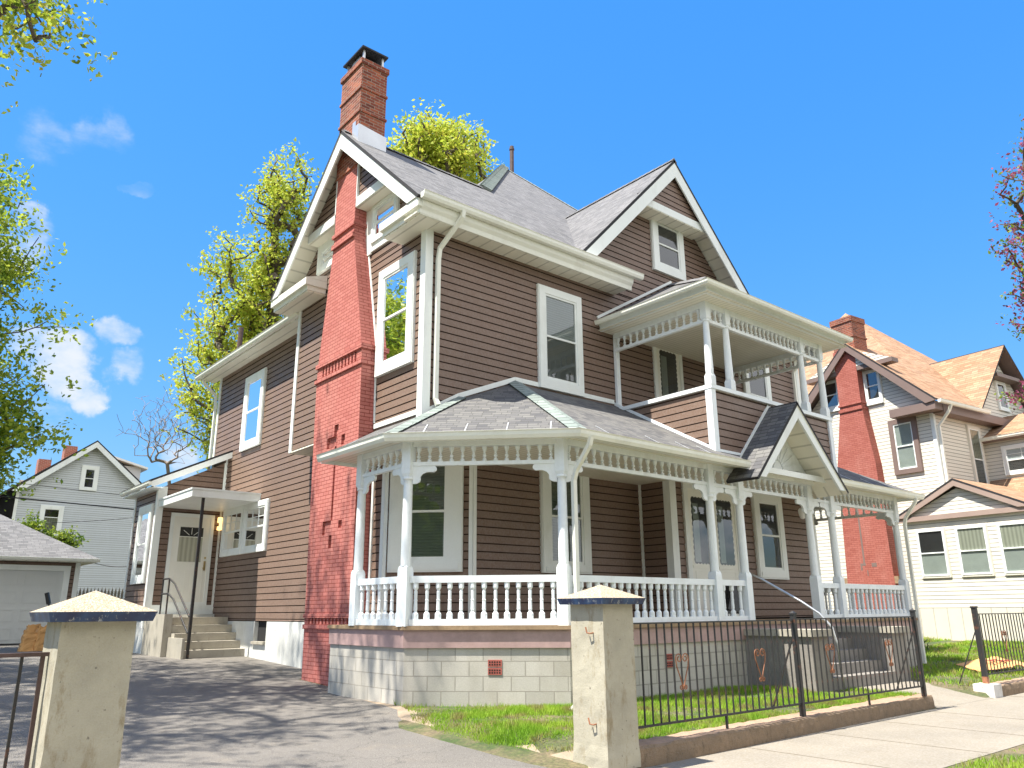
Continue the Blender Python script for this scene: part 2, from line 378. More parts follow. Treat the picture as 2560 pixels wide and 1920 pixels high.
M['edge'] = plain('roof_edge', (.03, .03, .035), .8)
M['brick'] = brick('painted_brick', ((.46, .15, .130), (.55, .20, .175), (.50, .175, .15)), (.25, .055, .045), stain=((.56, .26, .22), .55), bump=.008, ms=.006)
M['brick2'] = brick('painted_brick_neighbour', ((.36, .11, .085), (.44, .15, .12), (.40, .13, .10)), (.22, .055, .045), stain=((.6, .3, .25), .4), ms=.006)
M['brickstack'] = brick('weathered_brick', ((.16, .045, .03), (.32, .085, .05), (.42, .13, .07), (.24, .06, .04)), (.36, .27, .22), stain=((.06, .03, .025), .7), ms=.007, bump=.009)
M['brickfar'] = brick('far_chimney_brick', ((.30, .08, .05), (.42, .13, .09)), (.40, .33, .3), ms=.01)
M['block'] = brick('concrete_block', ((.45, .43, .39), (.55, .525, .48), (.50, .475, .43)), (.32, .30, .265), w=.405, hgt=.203, ms=.007, stain=((.36, .33, .27), .5), bump=.007)
M['pink'] = plain('pink_skirt_paint', (.42, .29, .28), .6, .15, 3, .003, bscale=12, dirt=((.30, .20, .17), .6))
M['wood'] = plain('weathered_deck_wood', (.30, .21, .13), .7, .3, 6, .003, bscale=30)
M['ventbrick'] = plain('vent_brick', (.36, .10, .08), .8, .2, 8, .002)
M['black'] = plain('black', (.015, .015, .017), .5, .2); M['hole'] = plain('vent_hole', (.01, .01, .01), .9)
def iron():
    h = mat('black_iron'); c = h.mix(h.rng(h.noise(9, 6, .7), .56, .68, 0, .8), (.022, .021, .022), (.16, .06, .03)); h.link(c, h.b.inputs['Base Color'])
    h.b.inputs['Roughness'].default_value = .5; h.b.inputs['Specular IOR Level'].default_value = .5; h.bump(h.noise(60, 4), .0015); return h.m
M['iron'] = iron(); M['rust'] = plain('rusty_iron', (.30, .13, .07), .6, .4, 14, .002); M['steel'] = plain('galvanised_pipe', (.55, .55, .54), .3, .1, 5, metal=.8); M['flash'] = plain('flashing_metal', (.62, .64, .68), .35, .08, 3, metal=.5)
M['pipe'] = plain('cast_iron_pipe', (.10, .065, .06), .6, .3, 10, .002)
def concrete(name, col, stain=(.22, .17, .10), amt=.6, rough_bump=.004, spots=True, sc=1.):
    h = mat(name)
    c = h.mix(h.rng(h.noise(1.7*sc, 8, .65), .3, .7), tuple(x*.78 for x in col), tuple(x*1.12 for x in col))
    c = h.mix(h.rng(h.noise(4*sc, 9, .75, st=(1.4, 1.4, .45)), .54, .70, 0, amt), c, stain)
    if spots: c = h.mix(h.rng(h.noise(26, 3, .5), .68, .74, 0, .75), c, (.07, .06, .045))
    c = h.mix(h.rng(h.noise(110, 2), .3, .7, 0, .25), c, h.mix(.5, c, .6))
    h.link(c, h.b.inputs['Base Color']); h.b.inputs['Roughness'].default_value = .88; h.b.inputs['Specular IOR Level'].default_value = .2
    h.bump(h.math('ADD', h.noise(7, 8, .7), h.math('MULTIPLY', h.noise(70, 4), .3)), rough_bump, .8); return h.m
M['pillar'] = concrete('pillar_concrete', (.41, .38, .295), (.22, .165, .08), .95, .009, sc=1.3); M['steps'] = concrete('step_concrete', (.38, .35, .29), (.18, .16, .11), .6)
M['oldstone'] = concrete('old_stone_steps', (.24, .22, .20), (.10, .09, .08), .7, .006); M['curb'] = concrete('curb_concrete', (.22, .15, .09), (.07, .05, .025), .95, .02, sc=3.5)
M['curbtop'] = concrete('curb_top_concrete', (.36, .235, .16), (.12, .09, .06), .8, .01, sc=3); M['whitewall'] = concrete('whitewashed_foundation', (.62, .63, .61), (.40, .38, .33), .35, .004)
M['whitestone'] = concrete('painted_curb_end', (.66, .64, .62), (.3, .27, .22), .4, .015)
M['slab'] = concrete('bounce_street_slab', (.50, .43, .33), (.25, .22, .17), .5)  # paled and warmed to bounce light from the street
def capmat():
    h = mat('pebble_cap'); v = h.new('ShaderNodeTexVoronoi'); v.inputs['Scale'].default_value = 95; h.link(h.tc.outputs['Object'], v.inputs['Vector'])
    c = h.mix(h.rng(h.noise(70, 3), .35, .65), (.40, .33, .23), (.62, .56, .46)); c = h.mix(h.rng(v.outputs['Distance'], .25, .6, 0, .7), c, (.20, .14, .08))
    h.link(c, h.b.inputs['Base Color']); h.b.inputs['Roughness'].default_value = .85; h.bump(h.math('MULTIPLY', v.outputs['Distance'], -1.), .006); return h.m
M['cap'] = capmat()
def navy():
    h = mat('chipped_navy_paint'); c = h.mix(h.rng(h.noise(30, 6, .7, st=(1, 1, .5)), .58, .66, 0, .85), (.012, .022, .07), (.45, .45, .42)); c = h.mix(h.rng(h.noise(6), .4, .7), c, h.mix(.4, c, (.05, .14, .3)))
    h.link(c, h.b.inputs['Base Color']); h.b.inputs['Roughness'].default_value = .45; return h.m
M['navy'] = navy()
def asphalt():
    h = mat('asphalt'); c = h.mix(h.rng(h.noise(.5, 7, .6), .3, .7), (.165, .148, .130), (.255, .228, .20)); c = h.mix(h.rng(h.noise(130, 2), .35, .75), h.mix(.6, c, 0.), h.mix(.35, c, .4))
    v = h.new('ShaderNodeTexVoronoi', feature='DISTANCE_TO_EDGE'); v.inputs['Scale'].default_value = .55
    a = h.new('ShaderNodeVectorMath', operation='ADD'); nn = h.new('ShaderNodeTexNoise'); nn.inputs['Scale'].default_value = 1.5; nn.inputs['Detail'].default_value = 6
    h.link(h.tc.outputs['Object'], nn.inputs['Vector']); h.link(h.tc.outputs['Object'], a.inputs[0]); h.link(nn.outputs['Color'], a.inputs[1]); h.link(a.outputs[0], v.inputs['Vector'])
    c = h.mix(h.rng(v.outputs['Distance'], 0, .008, .35, 0), c, .02); c = h.mix(h.rng(h.noise(2.2, 8, .7), .55, .75, 0, .35), c, (.27, .23, .18)); c = h.mix(h.rng(h.noise(38, 3), .66, .72, 0, .7), c, (.33, .29, .23))
    h.link(c, h.b.inputs['Base Color']); h.b.inputs['Roughness'].default_value = .85; h.b.inputs['Specular IOR Level'].default_value = .3; h.bump(h.noise(120, 3), .006, .8); return h.m
M['asphalt'] = asphalt()
def walk(name, col):
    h = mat(name); c = h.mix(h.rng(h.noise(.9, 8, .65), .3, .7), tuple(x*.8 for x in col), tuple(x*1.1 for x in col)); c = h.mix(h.rng(h.noise(150, 2), .4, .7, 0, .5), c, h.mix(.55, c, .12))
    c = h.mix(h.rng(h.noise(3, 8, .7), .58, .75, 0, .5), c, (.17, .13, .08)); c = h.mix(h.rng(h.noise(45, 3), .42, .62, 0, .35), c, h.mix(.5, c, .5)); h.link(c, h.b.inputs['Base Color']); h.b.inputs['Roughness'].default_value = .88; h.bump(h.noise(70, 4), .008, .9); return h.m
M['walk'] = walk('sidewalk_concrete', (.265, .23, .18)); M['joint'] = plain('sidewalk_joint', (.17, .145, .11), .9)
def ground():
    h = mat('lawn_soil'); c = h.mix(h.rng(h.noise(1.1, 8, .7), .4, .6), (.06, .10, .022), (.22, .17, .10)); c = h.mix(h.rng(h.noise(25, 5), .35, .65), c, h.mix(.5, c, .02))
    h.link(c, h.b.inputs['Base Color']); h.b.inputs['Roughness'].default_value = .95; h.bump(h.noise(30, 5), .03, .8); return h.m
M['ground'] = ground(); M['dirt'] = concrete('dirt_edge', (.30, .23, .16), (.17, .12, .07), .6, .02, sc=3)
def leafm(name, ca, cb, trans=.45, scale=1.2, cc=None, sc2=9):
    h = mat(name); c = h.mix(h.rng(h.noise(scale, 3), .35, .65), ca, cb)
    if cc: c = h.mix(h.rng(h.noise(sc2, 2), .5, .62), c, cc)
    h.link(c, h.b.inputs['Base Color']); h.b.inputs['Roughness'].default_value = .55; h.b.inputs['Specular IOR Level'].default_value = .25
    t = h.new('ShaderNodeBsdfTranslucent'); h.link(c, t.inputs[0]); mx = h.new('ShaderNodeMixShader'); mx.inputs[0].default_value = trans
    h.link(h.b.outputs[0], mx.inputs[1]); h.link(t.outputs[0], mx.inputs[2]); h.link(mx.outputs[0], h.o.inputs[0]); return h.m
M['leaf_spring'] = leafm('spring_leaves', (.38, .50, .05), (.60, .68, .10), cc=(.54, .46, .08))
M['leaf_green'] = leafm('green_leaves', (.14, .23, .03), (.34, .40, .045), cc=(.10, .19, .03)); M['leaf_airy'] = leafm('airy_leaves', (.30, .40, .04), (.54, .60, .08), cc=(.12, .22, .03), sc2=2.5)
M['leaf_dark'] = leafm('dark_leaves', (.05, .10, .02), (.10, .17, .03)); M['blossom'] = leafm('pink_blossom', (.35, .07, .14), (.45, .14, .25), cc=(.10, .09, .02), sc2=14)
M['grass'] = leafm('grass_blades', (.20, .38, .03), (.38, .52, .06), .4, 1.5, (.30, .27, .10), 3)
M['bark_grey'] = plain('grey_bark', (.26, .22, .20), .9, .2, 8, .01); M['bark'] = plain('bark', (.11, .09, .07), .9, .3, 8, .01)
def glass():
    h = mat('window_glass'); g = h.new('ShaderNodeBsdfGlossy'); g.inputs['Roughness'].default_value = .015; g.inputs[0].default_value = (.95, .97, 1, 1)
    t = h.new('ShaderNodeBsdfTransparent'); t.inputs[0].default_value = (.8, .84, .83, 1); f = h.new('ShaderNodeFresnel'); f.inputs[0].default_value = 1.55
    nn = h.new('ShaderNodeBump'); nn.inputs['Distance'].default_value = .004; nn.inputs['Strength'].default_value = .25; h.link(h.noise(2.5, 2), nn.inputs['Height']); h.link(nn.outputs[0], g.inputs['Normal'])
    k = h.math('MINIMUM', h.math('ADD', h.math('MULTIPLY', f.outputs[0], 1.15), .04), 1.); mx = h.new('ShaderNodeMixShader'); h.link(k, mx.inputs[0]); h.link(t.outputs[0], mx.inputs[1]); h.link(g.outputs[0], mx.inputs[2]); h.link(mx.outputs[0], h.o.inputs[0]); return h.m
M['glass'] = glass(); M['room'] = plain('dark_room', (.035, .035, .035), .8, .4, 1.5); M['blind'] = lined('window_blind', (.52, .56, .58), .05, 1, dark=.35, wdt=.25); M['shade'] = plain('window_shade', (.40, .43, .40), .8, .15, 2)
M['green_shade'] = lined('sage_window_shade', (.22, .26, .215), .05, 1, dark=.25, wdt=.25); M['screen'] = plain('insect_screen', (.17, .185, .19), .8, .15, 3); M['curtain'] = lined('curtain_folds', (.52, .52, .42), .12, 0, dark=.5, wdt=.5)
M['door'] = plain('door_paint', (.80, .80, .75), .4, .04); M['garage_door'] = plain('garage_door_paint', (.62, .64, .64), .45, .04)
M['paper'] = plain('kraft_paper', (.60, .33, .13), .75, .15, 5, .004, bscale=12); M['plastic_black'] = plain('black_trash_bag', (.012, .012, .016), .25, .2, 5, .02, bscale=9); M['redink'] = plain('red_ink', (.45, .09, .07), .8)
M['brass'] = plain('brass', (.55, .42, .2), .3, .1, metal=.9); M['picket'] = plain('grey_pickets', (.20, .185, .16), .85, .3, 5, .003); M['panel'] = lined('skirting_panels', (.66, .63, .55), .46, 0, wdt=.05)
h = mat('lamp_glow'); e = h.new('ShaderNodeEmission'); e.inputs[0].default_value = (1, .62, .22, 1); e.inputs[1].default_value = 1.1; h.link(e.outputs[0], h.o.inputs[0]); M['glow'] = h.m
h = mat('white_globe'); h.b.inputs['Base Color'].default_value = (.85, .85, .85, 1); h.b.inputs['Roughness'].default_value = .3; h.link(h.mix(h.rng(h.noise(3), 0, 1), (.8, .8, .8), (.88, .88, .88)), h.b.inputs['Base Color']); M['globe'] = h.m
# ------------------------------------------------------------------ ground
def sm(a, b, x): t = min(1, max(0, (x-a)/(b-a))); return t*t*(3-2*t)
def lin(x, P):
    if x <= P[0][0]: return P[0][1]
    for (a, c), (b, d) in zip(P, P[1:]):
        if x <= b: return c+(d-c)*(x-a)/(b-a)
    return P[-1][1]
def H(x, y):
    back = lin(y, [(1, 0), (8, .3), (18, .4), (60, .6)])
    drv = -.22 if y < -5.3 else (lin(y, [(-5.3, -.22), (1, 0)]) if y < 1 else back)
    yard = -.22 if y < -5.12 else (lin(y, [(-5.12, -.22), (-4.98, -.07), (-3.7, 0)]) if y < 1 else back)
    if y < 1 and 6.35 < x < 8.75: yard = lin(y, [(-5.12, -.215), (-3.9, -.01)])
    k = sm(-1.35, -.95, x) if y < 2 else 1
    return drv*(1-k)+yard*k+.3*sm(10, 20, x)*sm(-4.9, -1, y)
def sheet(name, xs, ys, mt, dz=0., parent=None, kind='structure', jit=0., hf=H):
    V = [(x, y, hf(x, y)+dz+(random.uniform(-jit, jit) if jit else 0)) for y in ys for x in xs]; n = len(xs)
    Fc = [(j*n+i, j*n+i+1, (j+1)*n+i+1, (j+1)*n+i) for j in range(len(ys)-1) for i in range(n-1)]
    o = fast(name, V, Fc, mt); tag(o, kind=kind); return o
def grid(a, b, s): return list(np.arange(a, b+1e-6, s))
def stripsheet(name, L, R, mt, dz):  # between two polylines of equal length, resampled
    V = []; Fc = []; n = 9
    for (a, b) in zip(L, R):
        for i in range(n):
            t = i/(n-1); x = a[0]+(b[0]-a[0])*t; y = a[1]+(b[1]-a[1])*t; V.append((x, y, H(x, y)+dz))
    for j in range(len(L)-1):
        for i in range(n-1): Fc.append((j*n+i, j*n+i+1, (j+1)*n+i+1, (j+1)*n+i))
    return tag(fast(name, V, Fc, mt), kind='structure')
random.seed(3); np.random.seed(3)
xs = [-400, -150, -60, -30]+grid(-14, 26, .4)+[40, 80, 200, 500]; ys = [-60, -20, -12, -9, -7.5, -6, -5.3, -5.12, -4.98]+grid(-4.6, 22, .4)+[26, 32, 45, 80, 200, 600]
sheet('ground', xs, ys, M['ground'])
DE = [(-5.3, -1.22), (-4.6, -1.28), (-3.6, -1.5), (-2.6, -1.5), (-1.8, -1.35), (-1., -.98), (-.2, -.82), (.6, -.74), (1.5, -.4), (3.4, -.36), (3.6, .5), (9.9, .5), (11, .5), (19, .6)]
yy = grid(-5.3, 19, .3); L = [(-7.0 if y > -4.9 else -5.72, y) for y in yy]; L = [(-9.5 if y > 2 else (-6.2-(y+5.3)*.25 if y > -4.8 else -5.72), y) for y in yy]
Rr = [(lin(y, DE)+(random.uniform(-.05, .05) if y < .5 and y > -5 else 0), y) for y in yy]
stripsheet('driveway', L, Rr, M['asphalt'], .006)
stripsheet('dirt_edge', [(lin(y, DE)-.06, y) for y in yy if y < .9], [(lin(y, DE)+.18+random.uniform(-.12, .14), y) for y in yy if y < .9], M['dirt'], .003)
sheet('sidewalk', grid(-60, 60, 1.5), [-7.25, -6.3, -5.3, -5.14], M['walk'], .005)
mb = MB()
for x in grid(-13.5, 30, 1.62): mb.box(x-.004, x+.004, -7.24, -5.2, -.2155, -.2115)
tag(mb.build('sidewalk_joint', M['joint']), kind='structure')
sheet('apron', grid(-5.75, -1.2, .4), [-9.6, -8.4, -7.25], M['walk'], .004); sheet('street', grid(-60, 60, 6), [-16, -13, -9.6], M['asphalt'], .004, hf=lambda x, y: -.3 if y < -9.7 else -.22).data.materials[0] = M['slab']  # out-of-view street gets a pale surface that bounces warm fill onto the house
sheet('front_path', grid(6.42, 8.62, .2), grid(-5.16, -3.7, .12), M['walk'], .006)
sheet('side_path', grid(8.9, 16, .4), [-.6, -.2, .2], M['walk'], .008)
# grass blades (stuff)
def blades(name, n, rects, hmin=.04, hmax=.10, avoid=None, dens=None):
    V = []; areas = [max(1e-3, (r[1]-r[0])*(r[3]-r[2]))*r[4] for r in rects]; tot = sum(areas); 
    for r, a in zip(rects, areas):
        k = int(n*a/tot); x = np.random.uniform(r[0], r[1], k); y = np.random.uniform(r[2], r[3], k)
        for xx, y2 in zip(x, y):
            if avoid and avoid(xx, y2): continue
            c = math.sin(xx*3.1+1.3*math.sin(y2*2.3))+math.sin(y2*4.3+xx*1.7)+math.sin(xx*9+y2*7)*.6
            if random.random() > .62+.25*c: continue
            h_ = random.uniform(hmin, hmax)*(.75+.22*c); a2 = random.uniform(0, 6.28); w = random.uniform(.003, .007)*(1+max(0, (xx-3))*.12); z = H(xx, y2)-.005
            dx, dy = math.cos(a2), math.sin(a2); lx, ly = random.uniform(-.6, .6)*h_, random.uniform(-.6, .6)*h_
            V += [(xx-dx*w, y2-dy*w, z), (xx+dx*w, y2+dy*w, z), (xx+lx, y2+ly, z+h_)]
    V = np.array(V); Fc = np.arange(len(V)).reshape(-1, 3)
    return tag(fast(name, V, Fc, M['grass']), kind='stuff')
def av(x, y):
    if x < lin(y, DE)+.16 and y < 1: return True
    if x+y < -1.42 and x < 1.1 and y > -2.5: return random.random() < (.75 if abs(x+y+1.5) < .22 else .12)
    return (x > -.72 and y > -2.50 and x+y > -1.5 and x < 11.9) or (5.2 < x < 8.65 and y > -3.85) or (6.35 < x < 8.7 and y < -3.6)
o = blades('lawn_grass', 130000, [(-1.4, 6.4, -4.95, -2.3, 1.), (-1.5, 1.1, -2.6, -.6, .8)], .04, .10, av); tag(o, 'patchy spring lawn between the porch foundation and the iron fence', 'grass')
o = blades('side_lawn_grass', 60000, [(8.6, 20, -4.95, 2.2, 1.), (14, 21, -2.6, 2., .6)], .06, .13, lambda x, y: (x < 12 and y > -2.4) or (-.65 < y < .25)); tag(o, 'sunlit lawn between the two houses', 'grass')
o = blades('verge_grass', 16000, [(-1.1, 5, -8.8, -7.3, 1.)], .04, .08); tag(o, 'grass verge at the street edge of the sidewalk', 'grass')
o = blades('back_grass', 5000, [(-1.5, .2, 17.5, 21, 1.)], .08, .2); tag(o, 'rough grass beside the garage at the back', 'grass')

# ------------------------------------------------------------------ windows, doors
def window(par, F, u0, u1, v0, v1, cw=.13, look='blind', cb=None, split=.5, cm_='trim', name='window', grids=False, proud=.08, ct=None, low='screen', sill=False, label=None):
    cb = cb or cw; ct = ct or cw; t = MB()
    t.fbox(F, u0, u0+cw, v0, v1, -.01, proud); t.fbox(F, u1-cw, u1, v0, v1, -.01, proud)
    t.fbox(F, u0+cw, u1-cw, v1-ct, v1, -.01, proud); t.fbox(F, u0+cw, u1-cw, v0, v0+cb, -.01, proud)
    t.fbox(F, u0-.018, u0, v0, v1+.018, -.01, proud-.02); t.fbox(F, u1, u1+.018, v0, v1+.018, -.01, proud-.02); t.fbox(F, u0, u1, v1, v1+.018, -.01, proud-.02)
    if sill: t.fbox(F, u0+.05, u1-.05, v0+.03, v0+cb-.05, proud-.001, proud+.018)
    w = t.build(name, M[cm_], par, label=label)
    a, b, c, d = u0+cw, u1-cw, v0+cb, v1-ct; s = MB(); f = .045; m = c+(d-c)*split
    s.fbox(F, a, a+f, c, d, .0, .065); s.fbox(F, b-f, b, c, d, .0, .065); s.fbox(F, a+f, b-f, d-f, d, .0, .065); s.fbox(F, a+f, b-f, c, c+f*1.3, .0, .062); s.fbox(F, a+f, b-f, m-.02, m+.02, .0, .07)
    s.build('sash', M['trim'], w)
    if grids:
        g = MB()
        for i in (1, 2): uu = a+f+(b-a-2*f)*i/3; g.fbox(F, uu-.008, uu+.008, m+.02, d-f, .046, .056)
        vv = (m+d)/2; g.fbox(F, a+f, b-f, vv-.008, vv+.008, .047, .057); g.build('glazing_bar', M['trim'], w)
    g = MB(); g.poly([F(a+f, m+.02, .044), F(b-f, m+.02, .044), F(b-f, d-f, .044), F(a+f, d-f, .044)]); g.poly([F(a+f, c+f, .046), F(b-f, c+f, .046), F(b-f, m-.02, .046), F(a+f, m-.02, .046)]); g.build('glass', M['glass'], w)
    k = MB(); k.poly([F(a+f, m, .032), F(b-f, m, .032), F(b-f, d-f, .032), F(a+f, d-f, .032)], 0); k.poly([F(a+f, c+f, .032), F(b-f, c+f, .032), F(b-f, m, .032), F(a+f, m, .032)], 1)
    k.build('blind', [M[look], M[low]], w); return w
def panel_door(par, F, u0, u1, v0, v1, kind='storm', mt='door', name='door', hand=True, n0=.0):
    d = MB(); d.fbox(F, u0, u1, v0, v1, n0-.01, n0+.035); D = d.build(name, M[mt], par); wd = u1-u0; hh = v1-v0
    if kind == 'storm':
        a, b, c, e = u0+wd*.16, u1-wd*.16, v0+hh*.42, v1-hh*.07; pts = []; N = 9; r = .022
        def edge(p, q, nx, ny, n):
            o = []
            for i in range(n*6):
                t = i/(n*6); s = abs(math.sin(math.pi*t*n)); o.append((p[0]+(q[0]-p[0])*t+nx*r*s, p[1]+(q[1]-p[1])*t+ny*r*s))
            return o
        pts = edge((a, c), (b, c), 0, -1, 5)+edge((b, c), (b, e), 1, 0, 11)+edge((b, e), (a, e), 0, 1, 5)+edge((a, e), (a, c), -1, 0, 11)
        g = MB(); g.poly([F(x, y, n0+.0375) for x, y in pts]); g.build('screen_glass', M['glass'], D); g = MB(); g.poly([F(x, y, n0+.0365) for x, y in pts]); g.poly([F(x, y, n0+.037) for x, y in [(a+.02, c+.02), (a+.4*(b-a), c+.02), (a+.4*(b-a), e-.12), (a+.02, e-.12)]], 1)
        g.build('pane_backing', [M['room'], M['shade']], D)
        g = MB(); g.fbox(F, u0+.05, u1-.05, v0+hh*.38, v0+hh*.40, n0+.035, n0+.045)
        for (x0, x1, y0, y1) in ((a, b, v0+.1, v0+hh*.36),):
            g.fbox(F, x0, x1, y1-.012, y1, n0+.035, n0+.041); g.fbox(F, x0, x0+.012, y0, y1-.012, n0+.035, n0+.041); g.fbox(F, x1-.012, x1, y0, y1-.012, n0+.035, n0+.041); g.fbox(F, x0+.012, x1-.012, y0, y0+.012, n0+.035, n0+.041)
        g.build('panel_moulding', M[mt], D)
    return D
def frame(mb, F, u0, u1, v0, v1, w, n0, n1, mi=0):
    mb.fbox(F, u0, u0+w, v0, v1, n0, n1, mi); mb.fbox(F, u1-w, u1, v0, v1, n0, n1, mi); mb.fbox(F, u0+w, u1-w, v1-w, v1, n0, n1, mi); mb.fbox(F, u0+w, u1-w, v0, v0+w, n0, n1, mi)
# roof slab: polygon with thickness; top shingles (mat 0), sides/underside (mat 1)
def slab(mb, pts, t=.09, mi=0, si=1):
    P = [Vector(p) for p in pts]; n = (P[1]-P[0]).cross(P[2]-P[0]).normalized()
    if n.z < 0: P.reverse(); n = -n
    B = [p-n*t for p in P]; mb.poly(P, mi); mb.poly(B[::-1], 2)
    for i in range(len(P)): j = (i+1) % len(P); mb.poly([P[i], B[i], B[j], P[j]], si)
def capstrip(mb, a, b, w=.16, t=.03, n1=None, n2=None, seg=.15):
    a = Vector(a); b = Vector(b); L_ = (b-a).length; d = (b-a)/L_; k = max(2, int(L_/seg)); h1 = Vector(n1).normalized(); h2 = Vector(n2).normalized()
    s1 = d.cross(h1).normalized(); s2 = d.cross(h2).normalized()
    if s1.dot(h2) > 0: s1 = -s1
    if s2.dot(h1) > 0: s2 = -s2
    s1, s2 = -s1 if s1.z > 0 and s1.dot(Vector(h2)) > .9 else s1, s2
    up = (h1+h2).normalized()
    for i in range(k):
        p = a+d*(i*L_/k); q = a+d*((i+1)*L_/k); l0 = t+.012; l1 = t
        for sgn, s_, hn in ((1, s1, h1), (-1, s2, h2)):
            dd = s_ if s_.dot(up) < 0 else -s_
            mb.poly([p+up*l0, q+up*l1, q+dd*w+hn*l1*.6, p+dd*w+hn*l0*.6]); mb.poly([p+up*l0, p+dd*w+hn*l0*.6, p+dd*w-hn*.02, p-up*.02])
GPROF = [(0, 0), (.09, -.0), (.115, .05), (.12, .10), (.135, .12), (.12, .125), (.10, .105), (0, .11)]
def gutter(par, path, mt='gutter', name='gutter', sc=1.):
    m = MB(); m.sweep(path, [(a*sc, b*sc) for a, b in GPROF]); return m.build(name, M[mt], par)
def downspout(par, pts, mt='gutter', w=.075, name='downspout'):
    m = MB(); m.tube(pts, w*.62, 4); return m.build(name, M[mt], par)
# ================================================================== THE BROWN HOUSE
house = empty('brown_house', (0, 0, 0), 0, 'two-storey brown clapboard house with white spindlework porch, balcony and tall red brick chimney', 'house')
Fr = FRONT(0); Lf = LEFT(0); Ch = FR((0, 1.1, 0), (1, -1, 0), (-1, -1, 0)); LR = LEFT(.5); Fv = FRONT(-.8)
def wallp(name, F, pts, label=None): m = MB(); m.lap(F, pts); return m.build(name, [M['brown'], M['lap_shadow']], house, label=label)
m = MB()
m.prism([(.03, 1.14, .6), (1.13, .03, .6), (12.3, .03, .6), (12.3, 11.8, .6), (.56, 11.8, .6), (.56, 5.2, .6), (.03, 3.3, .6)], (0, 0, 3.6)); m.box(.03, 12.35, .03, 5.2, 4.74, 8.09); m.box(.56, 12.35, 5.2, 11.65, 4.21, 8.09)
m.box(5.6, 10.9, -.76, .02, 1.0, 4.2); m.build('light_leak_core', M['core'], house)  # solid core added inside the thin walls to stop light leaking through
wallp('front_wall', Fr, [(0, 4.3), (12.45, 4.3), (12.45, 8.12), (0, 8.12)]); wallp('gable_wall', Fr, [(3.85, 8.12), (9.85, 8.12), (9.85, 8.7), (6.85, 11.82), (3.85, 8.7)])
wallp('front_wall', Fr, [(1.1, 1.12), (5.54, 1.12), (5.54, 4.3), (1.1, 4.3)]); wallp('bay_wall', Ch, [(0, 1.12), (1.556, 1.12), (1.556, 4.3), (0, 4.3)])
wallp('front_wall', Fr, [(10.95, 1.12), (12.4, 1.12), (12.4, 4.3), (10.95, 4.3)])
wallp('side_wall', Lf, [(0, 4.3), (5.3, 4.3+.42), (5.3, 8.12), (0, 8.12)]) if False else None
wallp('side_wall', Lf, [(0, 4.3), (3.3, 4.3), (3.3, 4.72), (0, 4.72)]); wallp('side_wall', Lf, [(0, 4.72), (5.3, 4.72), (5.3, 8.12), (0, 8.12)])
wallp('gable_wall', Lf, [(0, 8.12), (5.3, 8.12), (5.3, 8.74), (2.65, 11.2), (0, 8.74)]); wallp('side_wall', Lf, [(1.1, 1.12), (3.3, 1.12), (3.3, 4.3), (1.1, 4.3)])
wallp('rear_wing_wall', LR, [(3.2, 1.1), (11.7, 1.1), (11.7, 8.05), (3.2, 8.05)]) if False else None
wallp('rear_wing_wall', LR, [(3.25, 1.1), (11.7, 1.1), (11.7, 4.72), (3.25, 4.72)]); wallp('rear_wing_wall', LR, [(5.3, 4.72), (11.7, 4.72), (11.7, 8.05), (5.3, 8.05)])
wallp('entry_wall', LEFT(5.54), [(-.8, 1.12), (0, 1.12), (0, 3.95), (-.8, 3.95)]); wallp('entry_wall', Fv, [(5.54, 1.12), (10.98, 1.12), (10.98, 3.95), (5.54, 3.95)])
wallp('bay_wall', FR((8.98, 0, 0), (1, 0, 0), (0, -1, 0)), [(0, 4.3), (.01, 4.3), (.01, 4.31), (0, 4.31)]) if False else None
m = MB(); m.box(.5, 3, 11.7, 11.72, .3, 8.0); m.box(12.42, 12.45, 0, 11.7, 0, 8.1); m.build('rear_wall', M['brown'], house)
# corner boards and mouldings
t = MB()
def cb(F, u0, u1, v0, v1, n1=.035): t.fbox(F, u0, u1, v0, v1, -.01, n1)
t.box(-.036, .13, -.036, .13, 4.5, 8.1); cb(Lf, 5.19, 5.32, 4.72, 8.1); t.box(-.03, .5, 5.3, 5.33, 4.72, 8.1)
cb(Lf, 1.09, 1.2, 1.12, 3.9, .03); cb(Ch, -.01, .05, 1.12, 3.9, .03); cb(Ch, 1.50, 1.565, 1.12, 3.9, .034); cb(Fr, 1.10, 1.17, 1.12, 3.9, .034); cb(Lf, 1.50, 1.57, 1.12, 3.9, .03)
t.box(5.49, 5.54, -.05, 0, 1.12, 3.9); t.box(5.505, 5.70, -.835, -.66, 1.12, 3.93); cb(Fv, 10.82, 11.0, 1.12, 3.93); t.box(12.32, 12.48, -.035, .1, 1.1, 8.1)
t.box(.465, .6, 11.6, 11.735, 1.1, 8.05); cb(LR, 10.52, 10.6, 4.1, 5.4, .03)
t.box(-.04, 0.5, 5.18, 5.3, 4.70, 4.735)
t.build('corner_board', M['trim'], house)
t = MB(); t.box(-.03, .5, 3.3, 5.31, 4.69, 4.718); t.build('overhang_soffit', M['soffit'], house)
